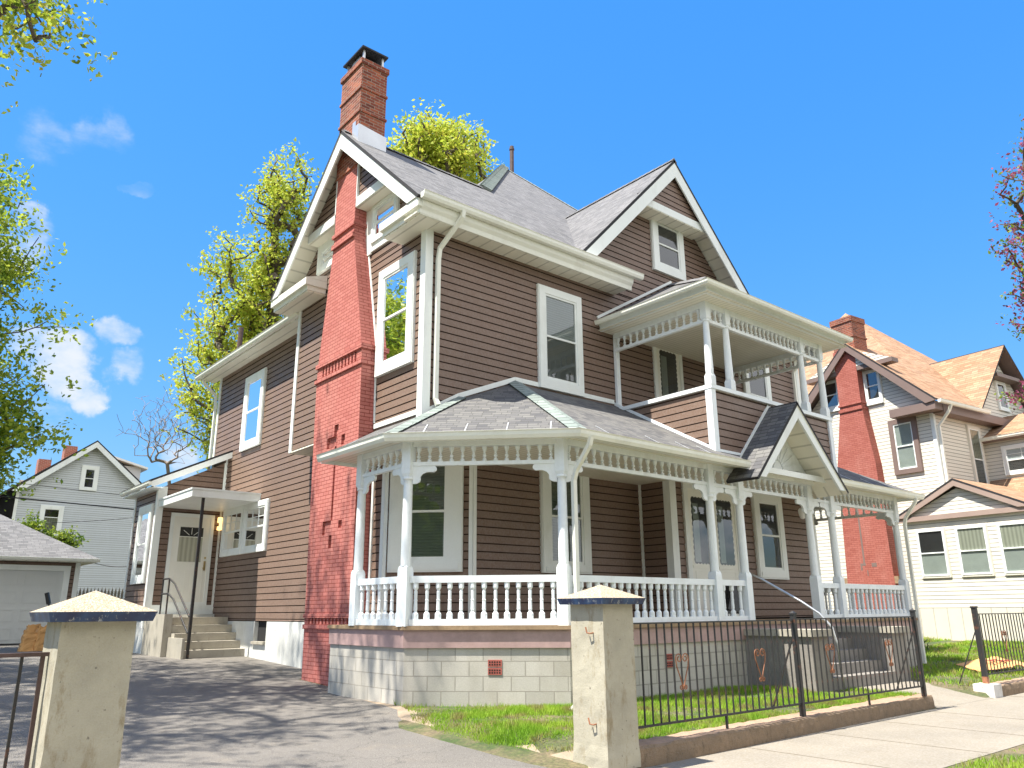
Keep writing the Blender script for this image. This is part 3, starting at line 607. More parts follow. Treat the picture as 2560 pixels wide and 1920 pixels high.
# ---- windows
window(house, Fr, 2.70, 3.90, 5.52, 7.70, .15, 'blind', .2); window(house, Fr, 6.42, 7.60, 9.10, 10.58, .18, 'room', .2, low='room', name='attic_window'); window(house, Fr, 9.75, 10.92, 5.55, 7.7, .17, 'room', low='room')
window(house, Fr, 2.70, 3.95, 1.97, 4.1, .19, 'green_shade', .17, sill=True, low='green_shade'); window(house, Ch, .10, 1.38, 1.95, 4.1, .27, 'green_shade', .2, sill=True, low='green_shade'); window(house, Fv, 8.42, 9.56, 1.95, 3.86, .18, 'room', .2, low='room', sill=True)
window(house, Lf, .31, 1.56, 5.58, 7.74, .17, 'shade', .2); window(house, LR, 8.26, 9.55, 5.46, 7.5, .17, 'shade', .17)
w = window(house, LR, 7.38, 8.84, 2.72, 3.95, .12, 'room', .12, low='room', grids=True); window(house, LR, 8.84+.036, 10.28, 2.72, 3.95, .12, 'room', .12, low='room', grids=True)
# attic windows beside the chimney
window(house, Lf, 1.0, 1.97, 8.52, 9.35, .085, 'room', .085, low='room', name='attic_window', split=.5); window(house, Lf, 3.2, 4.42, 8.68, 9.36, .2, 'room', .14, low='room', name='attic_window')
t = MB(); t.fbox(Lf, 2.0, 2.3, 8.32, 9.4, -.01, .05); t.fbox(Lf, 1.0, 2.3, 8.36, 8.6, -.01, .045); t.build('attic_panel', M['trim'], house)
# basement window in the side foundation
t = MB(); t.fbox(LR, 6.95, 7.65, .60, .66, -.02, .10); t.build('basement_sill', M['steps'], house)
# ---- foundations
t = MB(); t.box(.46, 1.0, 3.2, 6.95, -.1, 1.1); t.box(.46, 1.0, 7.65, 10.3, -.1, 1.1); t.box(.46, 1.0, 6.95, 7.65, -.1, .60); t.box(-1.17, .46, 10.34, 12.6, 0, 1.27); t.box(.49, .6, 10.3, 11.7, -.1, 1.1); fd = t.build('side_foundation', M['whitewall'], house)
t = MB(); t.fbox(FR((.62, 0, 0), (0, 1, 0), (-1, 0, 0)), 6.95, 7.65, .6, 1.1, 0, .01); t.fbox(FR((.62, 0, 0), (0, 1, 0), (-1, 0, 0)), 7.28, 7.32, .6, 1.1, .01, .03); t.build('basement_window', M['room'], house)
PP = [(-.72, 1.5), (-.72, -.80), (.98, -2.5), (11.98, -2.5), (11.98, 0)]
def off(d): return [(x, y, 0) for x, y in PP]
t = MB(); t.sweep([(x, y, 0) for x, y in PP[:3]]+[(5.3, -2.5, 0)], [(0, -.2), (0, .80), (-.2, .80), (-.2, -.2)]); t.sweep([(8.6, -2.5, 0), (11.98, -2.5, 0), (11.98, 0, 0)], [(0, -.2), (0, .80), (-.2, .80), (-.2, -.2)]); t.build('block_foundation', M['block'], house)
t = MB(); t.sweep([(x, y, 0) for x, y in PP], [(.03, .79), (.035, 1.04), (-.02, 1.04), (-.02, .79)]); t.build('porch_skirt', M['pink'], house)
t = MB(); t.prism([(-.79, 1.5, 1.04), (-.79, -.84, 1.04), (.95, -2.58, 1.04), (12.05, -2.58, 1.04), (12.05, 0, 1.04), (.5, .02, 1.04), (.02, .5, 1.04), (.02, 1.5, 1.04)], (0, 0, .055)); t.build('porch_floor', M['wood'], house)
vb = MB(); vh = MB(); Fc_ = FR((-.72, -.80, 0), (1, -1, 0), (-1, -1, 0))
for F_, u in ((Fc_, 1.33), (FRONT(-2.5), 3.18)):
    m1 = MB()
    for v in (.425, .535): m1.fbox(F_, u-.10, u+.10, v, v+.092, -.02, .012)
    v_ = m1.build('foundation_vent', M['ventbrick'], house); m2 = MB()
    for v in (.425, .535):
        for i in range(5):
            for j in range(2): m2.fbox(F_, u-.085+i*.036, u-.085+i*.036+.022, v+.016+j*.034, v+.016+j*.034+.022, .012, .0135)
    m2.build('vent_hole', M['hole'], v_)
# ---- porch columns, railings, friezes
colm = MB(); Q = .085
colm.lathe([(Q*1.414, 0), (Q*1.414, .80), (Q*1.25, .85), (Q, .87)], 4)
colm.lathe([(.075, .84), (.082, .86), (.076, .90), (.078, 1.0), (.070, 2.08), (.064, 2.16), (.082, 2.17), (.082, 2.19), (.07, 2.21)], 16)
colm.lathe([(.078, 2.2), (.078*1.414, 2.26), (.078*1.414, 2.80)], 4)
col0 = colm.build('porch_column', M['paint'], house, loc=(-.72, .67, 1.09))
for p in col0.data.polygons: p.use_smooth = abs(p.normal.z) < .5 and len(p.vertices) == 4 and max(col0.data.vertices[i].co.z for i in p.vertices) > .87 and min(col0.data.vertices[i].co.z for i in p.vertices) < 2.19 and (Vector(col0.data.vertices[p.vertices[0]].co).xy.length < .083)
CX = [(-.72, -.77), (1.0, -2.40), (4.67, -2.40), (5.58, -2.40), (8.02, -2.40), (8.93, -2.40), (11.9, -2.40)]
for i, (x, y) in enumerate(CX): inst(col0, house, (x, y, 1.09), math.radians(22.5) if i < 2 else 0)
def rz4(m, prof, o=(0, 0, 0)): m.lathe(prof, 8, o)
bm_ = MB(); bm_.lathe([(.036*1.3, 0), (.036*1.3, .08), (.022, .115), (.030, .14), (.026, .26), (.031, .275), (.024, .29), (.028, .40), (.02, .415), (.032*1.3, .45), (.032*1.3, .53)], 8)
sp_ = MB(); sp_.lathe([(.034, 0), (.036, .035), (.018, .05), (.014, .06), (.030, .075), (.030, .095), (.014, .108), (.022, .125), (.014, .14), (.028, .165), (.038, .20), (.038, .235)], 8)
BAL = [None]; SPN = [None]
def run(mbx, src, key, par, a, b, n, z, name):
    for i in range(n):
        t_ = (i+.5)/n; x = a[0]+(b[0]-a[0])*t_; y = a[1]+(b[1]-a[1])*t_
        if key[0] is None: key[0] = mbx.build(name, M['paint'], par, loc=(x, y, z))
        else: inst(key[0], par, (x, y, z), random.uniform(-.1, .1))
def railing(a, b, n, par=house):
    d = Vector((b[0]-a[0], b[1]-a[1], 0)).normalized()*.08; m_ = MB(); A = Vector((a[0], a[1], 0))+d; B = Vector((b[0], b[1], 0))-d
    m_.beam(A+Vector((0, 0, 1.76)), B+Vector((0, 0, 1.76)), .09, .10); m_.beam(A+Vector((0, 0, 1.145)), B+Vector((0, 0, 1.145)), .10, .09)
    r = m_.build('porch_railing', M['paint'], par); run(bm_, BAL, BAL, r, A, B, n, 1.185, 'baluster')
BR = [(0, 0), (.34, 0), (.37, -.03), (.37, -.07), (.33, -.10), (.27, -.095), (.21, -.10), (.15, -.13), (.12, -.17), (.125, -.21), (.11, -.25), (.06, -.275), (0, -.28)]
def frieze(a, b, n, par=house, zb=3.47, ends=(1, 1), fascia=True, th=.235):
    d = Vector((b[0]-a[0], b[1]-a[1], 0)).normalized(); o = d*.07; m_ = MB(); A = Vector((a[0], a[1], 0))+o; B = Vector((b[0], b[1], 0))-o
    m_.beam(A+Vector((0, 0, zb+.03)), B+Vector((0, 0, zb+.03)), .075, .06)
    if fascia: m_.beam(A+Vector((0, 0, zb+.06+th+.06)), B+Vector((0, 0, zb+.06+th+.06)), .11, .12)
    nrm = Vector((d.y, -d.x, 0))*.02
    for flag, P0, s in ((ends[0], A, 1), (ends[1], B, -1)):
        if flag:
            pts = [P0+d*(s*u)+Vector((0, 0, zb+v))-nrm for u, v in BR]; m_.prism(pts, nrm*2)
    r = m_.build('frieze', M['paint'], par); run(sp_, SPN, SPN, r, A, B, n, zb+.058, 'spindle')
seg = [((-.72, .67), (-.72, -.77), 7, 7), ((-.72, -.77), (1.0, -2.40), 13, 13), ((1.0, -2.40), (4.67, -2.40), 20, 19), ((4.67, -2.40), (5.58, -2.40), 3, 3), ((5.58, -2.4), (8.02, -2.4), 0, 12), ((8.02, -2.4), (8.93, -2.4), 3, 3), ((8.93, -2.4), (11.9, -2.4), 15, 16), ((11.9, -2.4), (11.9, 0), 10, 12)]
for i, (a, b, nb, ns) in enumerate(seg):
    if nb: railing(a, b, nb)
    frieze(a, b, ns)
CEIL = [(-1.08, 1.5), (-1.08, -.76), (.97, -2.81), (12.3, -2.81), (12.3, 0), (1.0, .02), (.02, 1.0), (.02, 1.5)]
t = MB(); t.poly([(x, y, 3.86) for x, y in CEIL]); t.build('porch_ceiling', M['bead'], house)
gutter(house, [(-1.1, 1.42, 3.80), (-1.1, -.77, 3.80), (.95, -2.82, 3.80), (5.28, -2.82, 3.80)]); gutter(house, [(8.32, -2.82, 3.80), (12.33, -2.82, 3.80), (12.33, 0, 3.80)])
t = MB(); t.sweep([(-1.1, 1.42, 0), (-1.1, -.77, 0), (.95, -2.82, 0), (12.33, -2.82, 0), (12.33, 0, 0)], [(0, 3.80), (0, 3.91), (-.03, 3.91), (-.03, 3.80)]); t.prism([(-1.1, 1.5, 3.80), (0, 1.5, 3.80), (0, 1.5, 4.44), (-1.1, 1.5, 3.86)], (0, -.03, 0)); t.build('fascia_board', M['trim'], house)
# porch roof
E3 = [M['shingle_dark'], M['edge'], M['soffit']]
t = MB(); slab(t, [(-1.13, -.78, 3.92), (.96, -2.87, 3.92), (2.08, 0, 5.5), (.76, 0, 4.96)], .05); slab(t, [(-1.13, 1.5, 3.92), (-1.13, -.78, 3.92), (.76, 0, 4.96), (0, 0, 4.55), (0, 1.5, 4.55)], .05)
slab(t, [(.96, -2.87, 3.92), (5.22, -2.87, 3.92), (5.6, -2.44, 4.157), (5.6, 0, 5.5), (2.08, 0, 5.5)], .05); slab(t, [(8.0, -2.44, 4.157), (8.38, -2.87, 3.92), (12.38, -2.87, 3.92), (9.53, 0, 5.5), (8.0, 0, 5.5)], .05); slab(t, [(12.38, -2.87, 3.92), (12.38, 0, 3.92), (9.53, 0, 5.5)], .05)
pr = t.build('porch_roof', E3, house)
nf = (0, -.56, 1); nc = (-.396, -.396, 1); nl = (-.56, 0, 1)
t = MB(); capstrip(t, (2.08, -.02, 5.52), (.96, -2.85, 3.94), .15, .02, nf, nc); capstrip(t, (.76, -.02, 4.98), (-1.12, -.78, 3.94), .15, .02, nc, nl); t.build('hip_cap', M['hipcap'], pr)
t = MB()
for p, q in (((.13, -.02, 4.66), (.76, -.02, 5.02)), ((.76, -.02, 5.02), (2.08, -.02, 5.57)), ((2.08, -.02, 5.57), (4.84, -.02, 5.57)), ((-.02, 0, 4.63), (-.02, 1.6, 4.63)), ((9.3, -.02, 5.57), (12.3, -.02, 5.57))): t.beam(p, q, .03, .09)
t.build('roof_flashing', M['trim'], pr)
t = MB()
def hook(px, py, dx, dy):   # gutter strap lying on the shingles
    for k in range(1): t.beam((px, py, 3.925), (px-dx*.38, py-dy*.38, 3.925+.56*.38+.012), .022, .006)
for x in (1.7, 2.9, 3.7, 4.3, 9.4, 10.3, 11.2): hook(x, -2.86, 0, -1)
for k in (.18, .4, .62, .85): hook(-1.11+2.07*k, -.79-2.07*k, -.707, -.707)
for y in (.0, .9): hook(-1.13, y, -1, 0)
t.build('gutter_strap', M['flash'], pr)
# porch gable over the steps
t = MB(); slab(t, [(5.17, -3.12, 3.60), (6.8, -3.12, 5.27), (6.8, -2.44, 5.27), (5.17, -2.44, 3.60)], .06, 0, 1); slab(t, [(6.8, -3.12, 5.27), (8.43, -3.12, 3.60), (8.43, -2.44, 3.60), (6.8, -2.44, 5.27)], .06); pg = t.build('porch_gable_roof', E3, house)
t = MB(); G = FRONT(-3.06)
t.fprism(G, [(5.22, 3.62), (6.8, 5.19), (6.8, 4.93), (5.47, 3.62)], 0, .045); t.fprism(G, [(8.38, 3.62), (6.8, 5.19), (6.8, 4.93), (8.13, 3.62)], 0, .045); t.build('bargeboard', M['trim'], pg)
t = MB(); t.poly([(5.42, -3.06, 3.74), (6.8, -3.06, 5.11), (6.8, -2.5, 5.11), (5.42, -2.5, 3.74)]); t.poly([(8.18, -3.06, 3.74), (6.8, -3.06, 5.11), (6.8, -2.5, 5.11), (8.18, -2.5, 3.74)]); t.build('gable_soffit', M['soffit_y'], pg)
t = MB(); G = FRONT(-2.49); t.fprism(G, [(5.5, 3.80), (8.1, 3.80), (6.8, 5.1)], 0, .03); t.fbox(G, 5.5, 8.1, 3.78, 3.92, .03, .07); t.fbox(G, 5.6, 8.0, 3.93, 3.97, .03, .055)
for k in range(11):
    a = math.pi*(k+.5)/11; r1 = .2; r2 = min(.95, .98/(abs(math.cos(a))*1.03+math.sin(a))) if True else .9
    c0 = (6.8+math.cos(a)*r1, 3.98+math.sin(a)*r1); c1_ = (6.8+math.cos(a)*r2, 3.98+math.sin(a)*r2); px, pz = -math.sin(a), math.cos(a)
    t.fprism(G, [(c0[0]-px*.018, c0[1]-pz*.018), (c0[0]+px*.018, c0[1]+pz*.018), (c1_[0]+px*.07, c1_[1]+pz*.07), (c1_[0]-px*.07, c1_[1]-pz*.07)], .03, .05)
arc = [(6.8+.15*math.cos(math.pi*k/10), 3.98+.15*math.sin(math.pi*k/10)) for k in range(11)]
t.fprism(G, arc, .03, .06); t.build('sunburst_panel', M['trim'], pg)
t = MB(); t.beam((5.62, -2.475, 4.08), (6.82, -2.475, 5.33), .03, .05); t.beam((8.0, -2.475, 4.08), (6.78, -2.475, 5.33), .03, .05); t.build('flashing', M['trim'], pg)
# ---- balcony
B0, B1, BY = 4.9, 9.22, -2.45
m = MB(); m.lap(FRONT(BY), [(B0, 4.12), (B1, 4.12), (B1, 5.33), (B0, 5.33)]); m.lap(LEFT(B0), [(BY, 4.1), (0, 4.1), (0, 5.33), (BY, 5.33)]); m.lap(FR((B1, 0, 0), (0, -1, 0), (1, 0, 0)), [(0, 4.1), (-BY, 4.1), (-BY, 5.33), (0, 5.33)]); bw = m.build('balcony_wall', [M['brown'], M['lap_shadow']], house)
t = MB(); t.box(B0-.05, B0+.09, BY-.05, BY+.09, 4.05, 5.34); t.box(B1-.09, B1+.05, BY-.05, BY+.09, 4.05, 5.34); t.box(B0-.06, B1+.06, BY-.07, BY+.09, 5.34, 5.42); t.box(B0-.06, B0+.1, BY+.09, 0, 5.34, 5.42); t.box(B1-.1, B1+.06, BY+.09, 0, 5.34, 5.42)
t.beam((B0-.03, BY, 4.17), (B0-.03, 0, 5.545), .02, .06); t.beam((B0-.04, BY-.035, 4.155), (5.66, BY-.035, 4.155), .02, .05); t.build('balcony_trim', M['paint'], bw)
t = MB(); t.box(B0+.02, B1-.02, BY+.02, 0, 4.7, 4.8); t.build('balcony_floor', M['wood'], bw)
cm2 = MB(); Q = .075
cm2.lathe([(Q*1.414, 0), (Q*1.414, .17), (Q*1.1, .22), (Q*.9, .24)], 4); cm2.lathe([(.07, .2), (.074, .24), (.078, .3), (.060, 1.2), (.056, 1.28), (.076, 1.29), (.076, 1.31), (.06, 1.33)], 16); cm2.lathe([(.06, 1.31), (.072*1.414, 1.36), (.072*1.414, 1.80)], 4)
bc0 = cm2.build('balcony_column', M['paint'], house, loc=(B0+.02, BY, 5.42))
for x in (5.56, 8.32, 9.12): inst(bc0, house, (x, BY, 5.42))
t = MB()
for x in (B0-.0, 8.98): t.box(x, x+.11, -.09, -.02, 5.42, 7.2)
t.build('balcony_pilaster', M['paint'], house)
FZ = 6.70
for a, b, n, e in (((B0+.02, 0), (B0+.02, BY), 13, (0, 0)), ((B0+.02, BY), (5.56, BY), 3, (0, 0)), ((5.56, BY), (8.32, BY), 17, (0, 0)), ((8.32, BY), (9.12, BY), 3, (0, 0)), ((9.12, BY), (9.12, 0), 13, (0, 0))): frieze(a, b, n, house, FZ, e, True)
t = MB(); t.poly([(4.44, -2.88, 7.11), (9.74, -2.88, 7.11), (9.74, 0, 7.11), (4.44, 0, 7.11)]); t.build('balcony_ceiling', M['bead'], house)
t = MB(); t.sweep([(4.46, 0, 0), (4.46, -2.86, 0), (9.72, -2.86, 0), (9.72, 0, 0)], [(-.05, 7.10), (-.05, 7.2), (0, 7.26), (0, 7.3), (-.1, 7.3), (-.1, 7.10)]); t.build('balcony_cornice', M['trim'], house)
gutter(house, [(4.44, -.0, 7.22), (4.44, -2.88, 7.22), (9.74, -2.88, 7.22), (9.74, 0, 7.22)], sc=.75)
t = MB(); AP = (7.09, 0, 8.88); slab(t, [(4.40, 0, 7.32), (4.40, -2.92, 7.32), AP], .05); slab(t, [(4.40, -2.92, 7.32), (9.78, -2.92, 7.32), AP], .05); slab(t, [(9.78, -2.92, 7.32), (9.78, 0, 7.32), AP], .05)
br = t.build('balcony_roof', E3, house)
t = MB(); t.beam((4.42, -.03, 7.40), (7.05, -.03, 8.95), .03, .06); t.build('roof_flashing', M['trim'], br)
t = MB(); capstrip(t, (7.09, -.02, 8.9), (4.42, -2.9, 7.34), .13, .02, (-.58, 0, 1), (0, -.53, 1)); t.build('hip_cap', M['shingle'], br)
# balcony door
t = MB(); frame(t, Fr, 6.22, 7.25, 4.9, 7.34, .1, -.01, .05); bd = t.build('balcony_door', M['trim'], house); panel_door(bd, Fr, 6.32, 7.15, 4.9, 7.24, 'storm', name='door_leaf')
# double front doors
t = MB(); frame(t, Fv, 5.93, 7.80, 1.1, 3.88, .13, -.01, .055); t.fbox(Fv, 6.83, 6.93, 1.23, 3.75, -.01, .05); fd_ = t.build('front_doors', M['trim'], house)
panel_door(fd_, Fv, 6.06, 6.83, 1.12, 3.75, 'storm', name='door_leaf'); panel_door(fd_, Fv, 6.93, 7.67, 1.12, 3.75, 'storm', name='door_leaf')
t = MB(); t.fbox(Fv, 6.845, 6.875, 2.42, 2.56, .05, .09); t.build('door_handle', M['black'], fd_)
# ---- front steps
t = MB()
for i in range(5): z = .188*(i+1); t.box(5.78, 8.08, -3.77+i*.26, -2.5, .188*i-.05*(i == 0), z)
st = t.build('front_steps', M['oldstone'], house)
t = MB(); t.box(5.25, 5.78, -3.78, -2.5, -.1, .86); t.box(8.08, 8.62, -3.78, -2.5, -.1, .86); t.build('step_cheek_wall', M['oldstone'], st)
t = MB(); t.box(5.19, 5.84, -3.86, -2.53, .86, .97); t.box(8.03, 8.68, -3.86, -2.53, .86, .97); t.build('cheek_coping', M['steps'], st)
t = MB(); t.tube([(5.72, -2.42, 1.93), (5.78, -2.6, 1.84), (5.9, -3.3, 1.42), (5.92, -3.6, 1.22), (5.95, -3.78, 1.0), (5.96, -3.84, .7), (5.97, -3.86, 0)], .021, 10); t.build('handrail', M['steel'], house, smooth=True)
# ---- main roof
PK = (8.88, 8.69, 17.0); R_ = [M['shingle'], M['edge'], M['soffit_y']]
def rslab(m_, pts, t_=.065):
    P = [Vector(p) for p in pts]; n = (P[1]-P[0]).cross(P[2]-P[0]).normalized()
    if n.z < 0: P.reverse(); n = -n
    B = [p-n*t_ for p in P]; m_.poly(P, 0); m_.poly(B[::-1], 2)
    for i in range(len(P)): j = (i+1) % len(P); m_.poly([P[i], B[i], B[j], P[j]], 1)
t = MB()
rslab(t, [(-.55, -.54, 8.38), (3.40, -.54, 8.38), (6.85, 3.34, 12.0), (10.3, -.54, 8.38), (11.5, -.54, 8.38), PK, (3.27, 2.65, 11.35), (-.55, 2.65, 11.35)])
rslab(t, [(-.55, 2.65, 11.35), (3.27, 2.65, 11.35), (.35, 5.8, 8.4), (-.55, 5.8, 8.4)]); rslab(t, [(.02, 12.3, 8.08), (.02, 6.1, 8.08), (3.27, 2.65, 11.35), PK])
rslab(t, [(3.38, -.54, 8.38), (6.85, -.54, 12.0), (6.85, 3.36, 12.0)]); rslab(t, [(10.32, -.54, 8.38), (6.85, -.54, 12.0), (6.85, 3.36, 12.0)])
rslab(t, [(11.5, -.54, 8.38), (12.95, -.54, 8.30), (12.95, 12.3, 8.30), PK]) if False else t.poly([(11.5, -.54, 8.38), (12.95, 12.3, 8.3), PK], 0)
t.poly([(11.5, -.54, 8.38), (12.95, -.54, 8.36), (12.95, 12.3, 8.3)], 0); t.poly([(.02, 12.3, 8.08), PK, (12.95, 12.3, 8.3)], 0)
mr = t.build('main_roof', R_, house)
t = MB(); capstrip(t, (3.32, 2.66, 11.4), (8.88, 8.69, 17.06), .26, .05, (0, -.937, 1), (-1.008, 0, 1), .2); capstrip(t, PK, (11.4, -.3, 8.6), .12, .03, (0, -.937, 1), (1, 0, .5), .2); t.build('hip_cap', M['hipcap'], mr)
t = MB(); capstrip(t, (-.5, 2.65, 11.37), (3.3, 2.65, 11.37), .13, .02, (0, -.937, 1), (0, .937, 1), .2); capstrip(t, (6.85, -.54, 12.02), (6.85, 3.36, 12.02), .13, .02, (-1.05, 0, 1), (1.05, 0, 1), .2); t.build('ridge_cap', M['shingle'], mr)
t = MB(); t.tube([(9.05, 8.35, 16.4), (9.05, 8.35, 17.75)], .075, 12); t.tube([(9.05, 8.35, 17.6), (9.05, 8.35, 17.66)], .095, 12); t.build('vent_pipe', M['pipe'], house, smooth=False)
t = MB(); t.tube([(.95, 11.75, 8.4), (.95, 11.75, 9.75)], .075, 10); t.build('vent_pipe', M['pipe'], house)
# eaves: soffits, crowns, gutters
t = MB(); t.box(-.5, 5.02, -.42, .0, 8.085, 8.11); t.box(8.9, 12.9, -.42, .0, 8.085, 8.11); t.box(.06, .5, 5.33, 12.25, 8.0, 8.03); t.build('eave_soffit', M['soffit'], house)
CR = [(0, 8.07), (.03, 8.07), (.045, 8.16), (.09, 8.22), (.11, 8.30), (.11, 8.36), (0, 8.36)]
t = MB(); t.sweep([(-.44, -.42, 0), (5.1, -.42, 0)], CR); t.sweep([(9, -.42, 0), (12.9, -.42, 0)], CR); t.sweep([(.1, 12.25, 0), (.1, 5.34, 0)], [(0, 7.99), (.03, 7.99), (.05, 8.1), (0, 8.1)]); t.build('cornice', M['gutter'], house)
gutter(house, [(-.5, -.54, 8.32), (5.3, -.54, 8.32)]); gutter(house, [(9.9, -.54, 8.32), (12.95, -.54, 8.32)]); gutter(house, [(.03, 12.32, 8.0), (.03, 5.34, 8.0)])
t = MB()
for a, b in ((-.50, .86), (3.96, 5.82)):
    t.box(-.46, -.02, a+.04, b-.04, 8.09, 8.2); t.box(-.52, -.02, a, b, 8.2, 8.36); t.prism([(-.52, a, 8.365), (-.02, a, 8.365), (-.02, a, 8.52)], (0, b-a, 0))
t.build('cornice_return', M['gutter'], house); t = MB(); t.box(-.44, 0, -.42, .8, 8.062, 8.085); t.box(-.44, 0, 4.02, 5.74, 8.062, 8.085); t.build('return_soffit', M['soffit'], house)
t = MB()
G = LEFT(-.50); t.fprism(G, [(-.52, 8.37), (2.65, 11.26), (2.65, 10.90), (-.14, 8.37)], 0, .04); t.fprism(G, [(5.82, 8.37), (2.65, 11.26), (2.65, 10.90), (5.44, 8.37)], 0, .04)
G = FRONT(-.50); t.fprism(G, [(3.42, 8.37), (6.85, 11.92), (6.85, 11.52), (3.80, 8.37)], 0, .035); t.fprism(G, [(10.28, 8.37), (6.85, 11.92), (6.85, 11.52), (9.90, 8.37)], 0, .035)
t.build('bargeboard', M['trim'], house)
# upper gable panels and their boxed beams
m = MB(); m.lap(LEFT(-.265), [(.8, 9.58), (4.5, 9.58), (2.65, 11.12)]); m.lap(FRONT(-.42), [(5.5, 10.62), (8.2, 10.62), (6.85, 11.7)]); m.build('gable_panel', [M['brown'], M['lap_shadow']], house)
t = MB(); t.box(-.335, -.02, .88, 2.2, 9.37, 9.575); t.box(-.335, -.02, 3.14, 4.42, 9.37, 9.575); t.box(5.62, 8.08, -.455, -.02, 10.40, 10.62) if False else t.box(5.6, 8.1, -.455, -.02, 10.42, 10.615); t.box(-.325, -.29, 2.2, 2.235, 9.58, 10.95) if False else None
t.fbox(LEFT(-.30), 2.19, 2.22, 9.58, 10.75, -.02, .03); t.fbox(LEFT(-.30), 3.12, 3.15, 9.58, 10.75, -.02, .03); t.build('gable_beam', M['trim'], house)
t = MB(); t.box(-.32, 0, .9, 2.2, 9.355, 9.37); t.box(-.32, 0, 3.14, 4.4, 9.355, 9.37); t.box(5.65, 8.05, -.44, 0, 10.40, 10.42); t.build('gable_soffit', M['soffit'], house)
# ---- chimney
def prof_slab(m_, x, prof, x1):    # prof: list of (z, y0, y1), front plane x to wall x1
    for (z0, a0, b0), (z1, a1, b1) in zip(prof, prof[1:]): m_.hexa([(x, a0, z0), (x, b0, z0), (x1, b0, z0), (x1, a0, z0), (x, a1, z1), (x, b1, z1), (x1, b1, z1), (x1, a1, z1)])
m = MB(); LX = -.32
P = [(-.2, 1.57, 3.33), (5.84, 1.64, 3.52), (6.24, 1.68, 3.50), (8.8, 2.24, 3.12), (9.05, 2.24, 3.12), (11.05, 2.24, 3.12)]
V = []; 
for z, a, b in P: k_ = .62 if z < 7 else .12; V += [(LX, a, z), (LX, b, z), (k_, b, z), (k_, a, z)]
m.v = V; n = len(P)
for i in range(n-1):
    for q in range(4): m.f.append((4*i+q, 4*i+(q+1) % 4, 4*i+4+(q+1) % 4, 4*i+4+q)); m.m.append(0)
m.f += [(3, 2, 1, 0), (4*n-4, 4*n-3, 4*n-2, 4*n-1)]; m.m += [0, 0]
chim = m.build('chimney_breast', M['brick'], house)
bq = bmesh.new(); bq.from_mesh(chim.data); bmesh.ops.recalc_face_normals(bq, faces=bq.faces); bq.to_mesh(chim.data); bq.free()
cut = bmesh.new()
def cbx(y0, y1, z0, z1, d=.05):
    r = bmesh.ops.create_cube(cut, size=1); bmesh.ops.scale(cut, verts=r['verts'], vec=(d*2, y1-y0, z1-z0)); bmesh.ops.translate(cut, verts=r['verts'], vec=(LX, (y0+y1)/2, (z0+z1)/2))
cbx(2.43, 2.60, 4.38, 4.80); cbx(2.585, 2.88, 4.36, 4.58, .049); cbx(2.47, 2.545, 2.95, 4.37, .048); cbx(2.52, 2.86, 2.87, 2.951, .047); cbx(2.74, 2.86, 2.70, 2.872, .046); cbx(2.09, 2.23, 2.79, 2.93); cbx(2.47, 2.58, 2.44, 2.68); cbx(2.15, 2.29, 4.36, 4.56)
for i in range(11): cbx(1.86+i*.135, 1.925+i*.135, 5.92, 6.14, .03)
for i in range(12): cbx(1.66+i*.135, 1.725+i*.135, 1.09, 1.2, .03)
cme = bpy.data.meshes.new('cutter'); cut.to_mesh(cme); co_ = bpy.data.objects.new('cutter', cme); COL.objects.link(co_)
md = chim.modifiers.new('b', 'BOOLEAN'); md.object = co_; md.operation = 'DIFFERENCE'; md.solver = 'EXACT'; md.use_self = True
dg = bpy.context.evaluated_depsgraph_get(); nm = bpy.data.meshes.new_from_object(chim.evaluated_get(dg)); chim.modifiers.clear(); chim.data = nm; boxuv(nm); bpy.data.objects.remove(co_)
m = MB()
def band(z0, z1, y0, y1, p=.035): m.box(LX-p, .3, y0-p, y1+p, z0, z1)
band(6.15, 6.24, 1.66, 3.51); band(5.83, 5.91, 1.64, 3.52); band(8.98, 9.06, 2.24, 3.12, .04); band(8.72, 8.82, 2.26, 3.10, .045); band(1.20, 1.27, 1.57, 3.35, .03); band(1.0, 1.08, 1.57, 3.35, .03); m.build('brick_band', M['brick'], chim)
m = MB(); m.box(-.35, .28, 2.22, 3.14, 10.4, 12.99); 
for z in (11.68, 12.27): m.box(-.375, .305, 2.195, 3.165, z, z+.06)
m.box(-.385, .315, 2.185, 3.175, 12.9, 13.03); stk = m.build('chimney_stack', M['brickstack'], house)
m = MB(); m.prism([(-.36, 2.21, 10.85), (.32, 2.21, 10.85), (.32, 2.21, 11.28), (-.36, 2.21, 11.36)], (0, -.012, 0)); m.box(-.3, .27, 2.4, 2.9, 13.03, 13.06)
m.fprism(LEFT(-.36), [(2.21, 10.9), (2.21, 11.36), (2.34, 11.36), (2.34, 11.5), (2.48, 11.5), (2.48, 11.2)], 0, .01); m.build('flashing', M['flash'], stk)
m = MB()
for x in (-.27, .2):
    for y in (2.32, 3.04): m.beam((x, y, 13.03), (x, y, 13.36), .045, .045, up=(0, 1, 0))
m.prism([(-.27, 2.5, 13.03), (.2, 2.5, 13.03), (.2, 2.86, 13.03), (-.27, 2.86, 13.03)], (0, 0, .26)); m.build('flue_cap_post', M['flash'], stk)
m = MB(); c = (-.035, 2.68, 13.68); q = [(-.36, 2.22, 13.38), (.29, 2.22, 13.38), (.29, 3.14, 13.38), (-.36, 3.14, 13.38)]
for i in range(4): m.poly([q[i], q[(i+1) % 4], c]); m.poly([q[i], q[(i+1) % 4], (q[(i+1) % 4][0], q[(i+1) % 4][1], 13.34), (q[i][0], q[i][1], 13.34)])
m.poly([(a, b, 13.34) for a, b, _ in q]); m.build('chimney_cap', M['black'], stk)
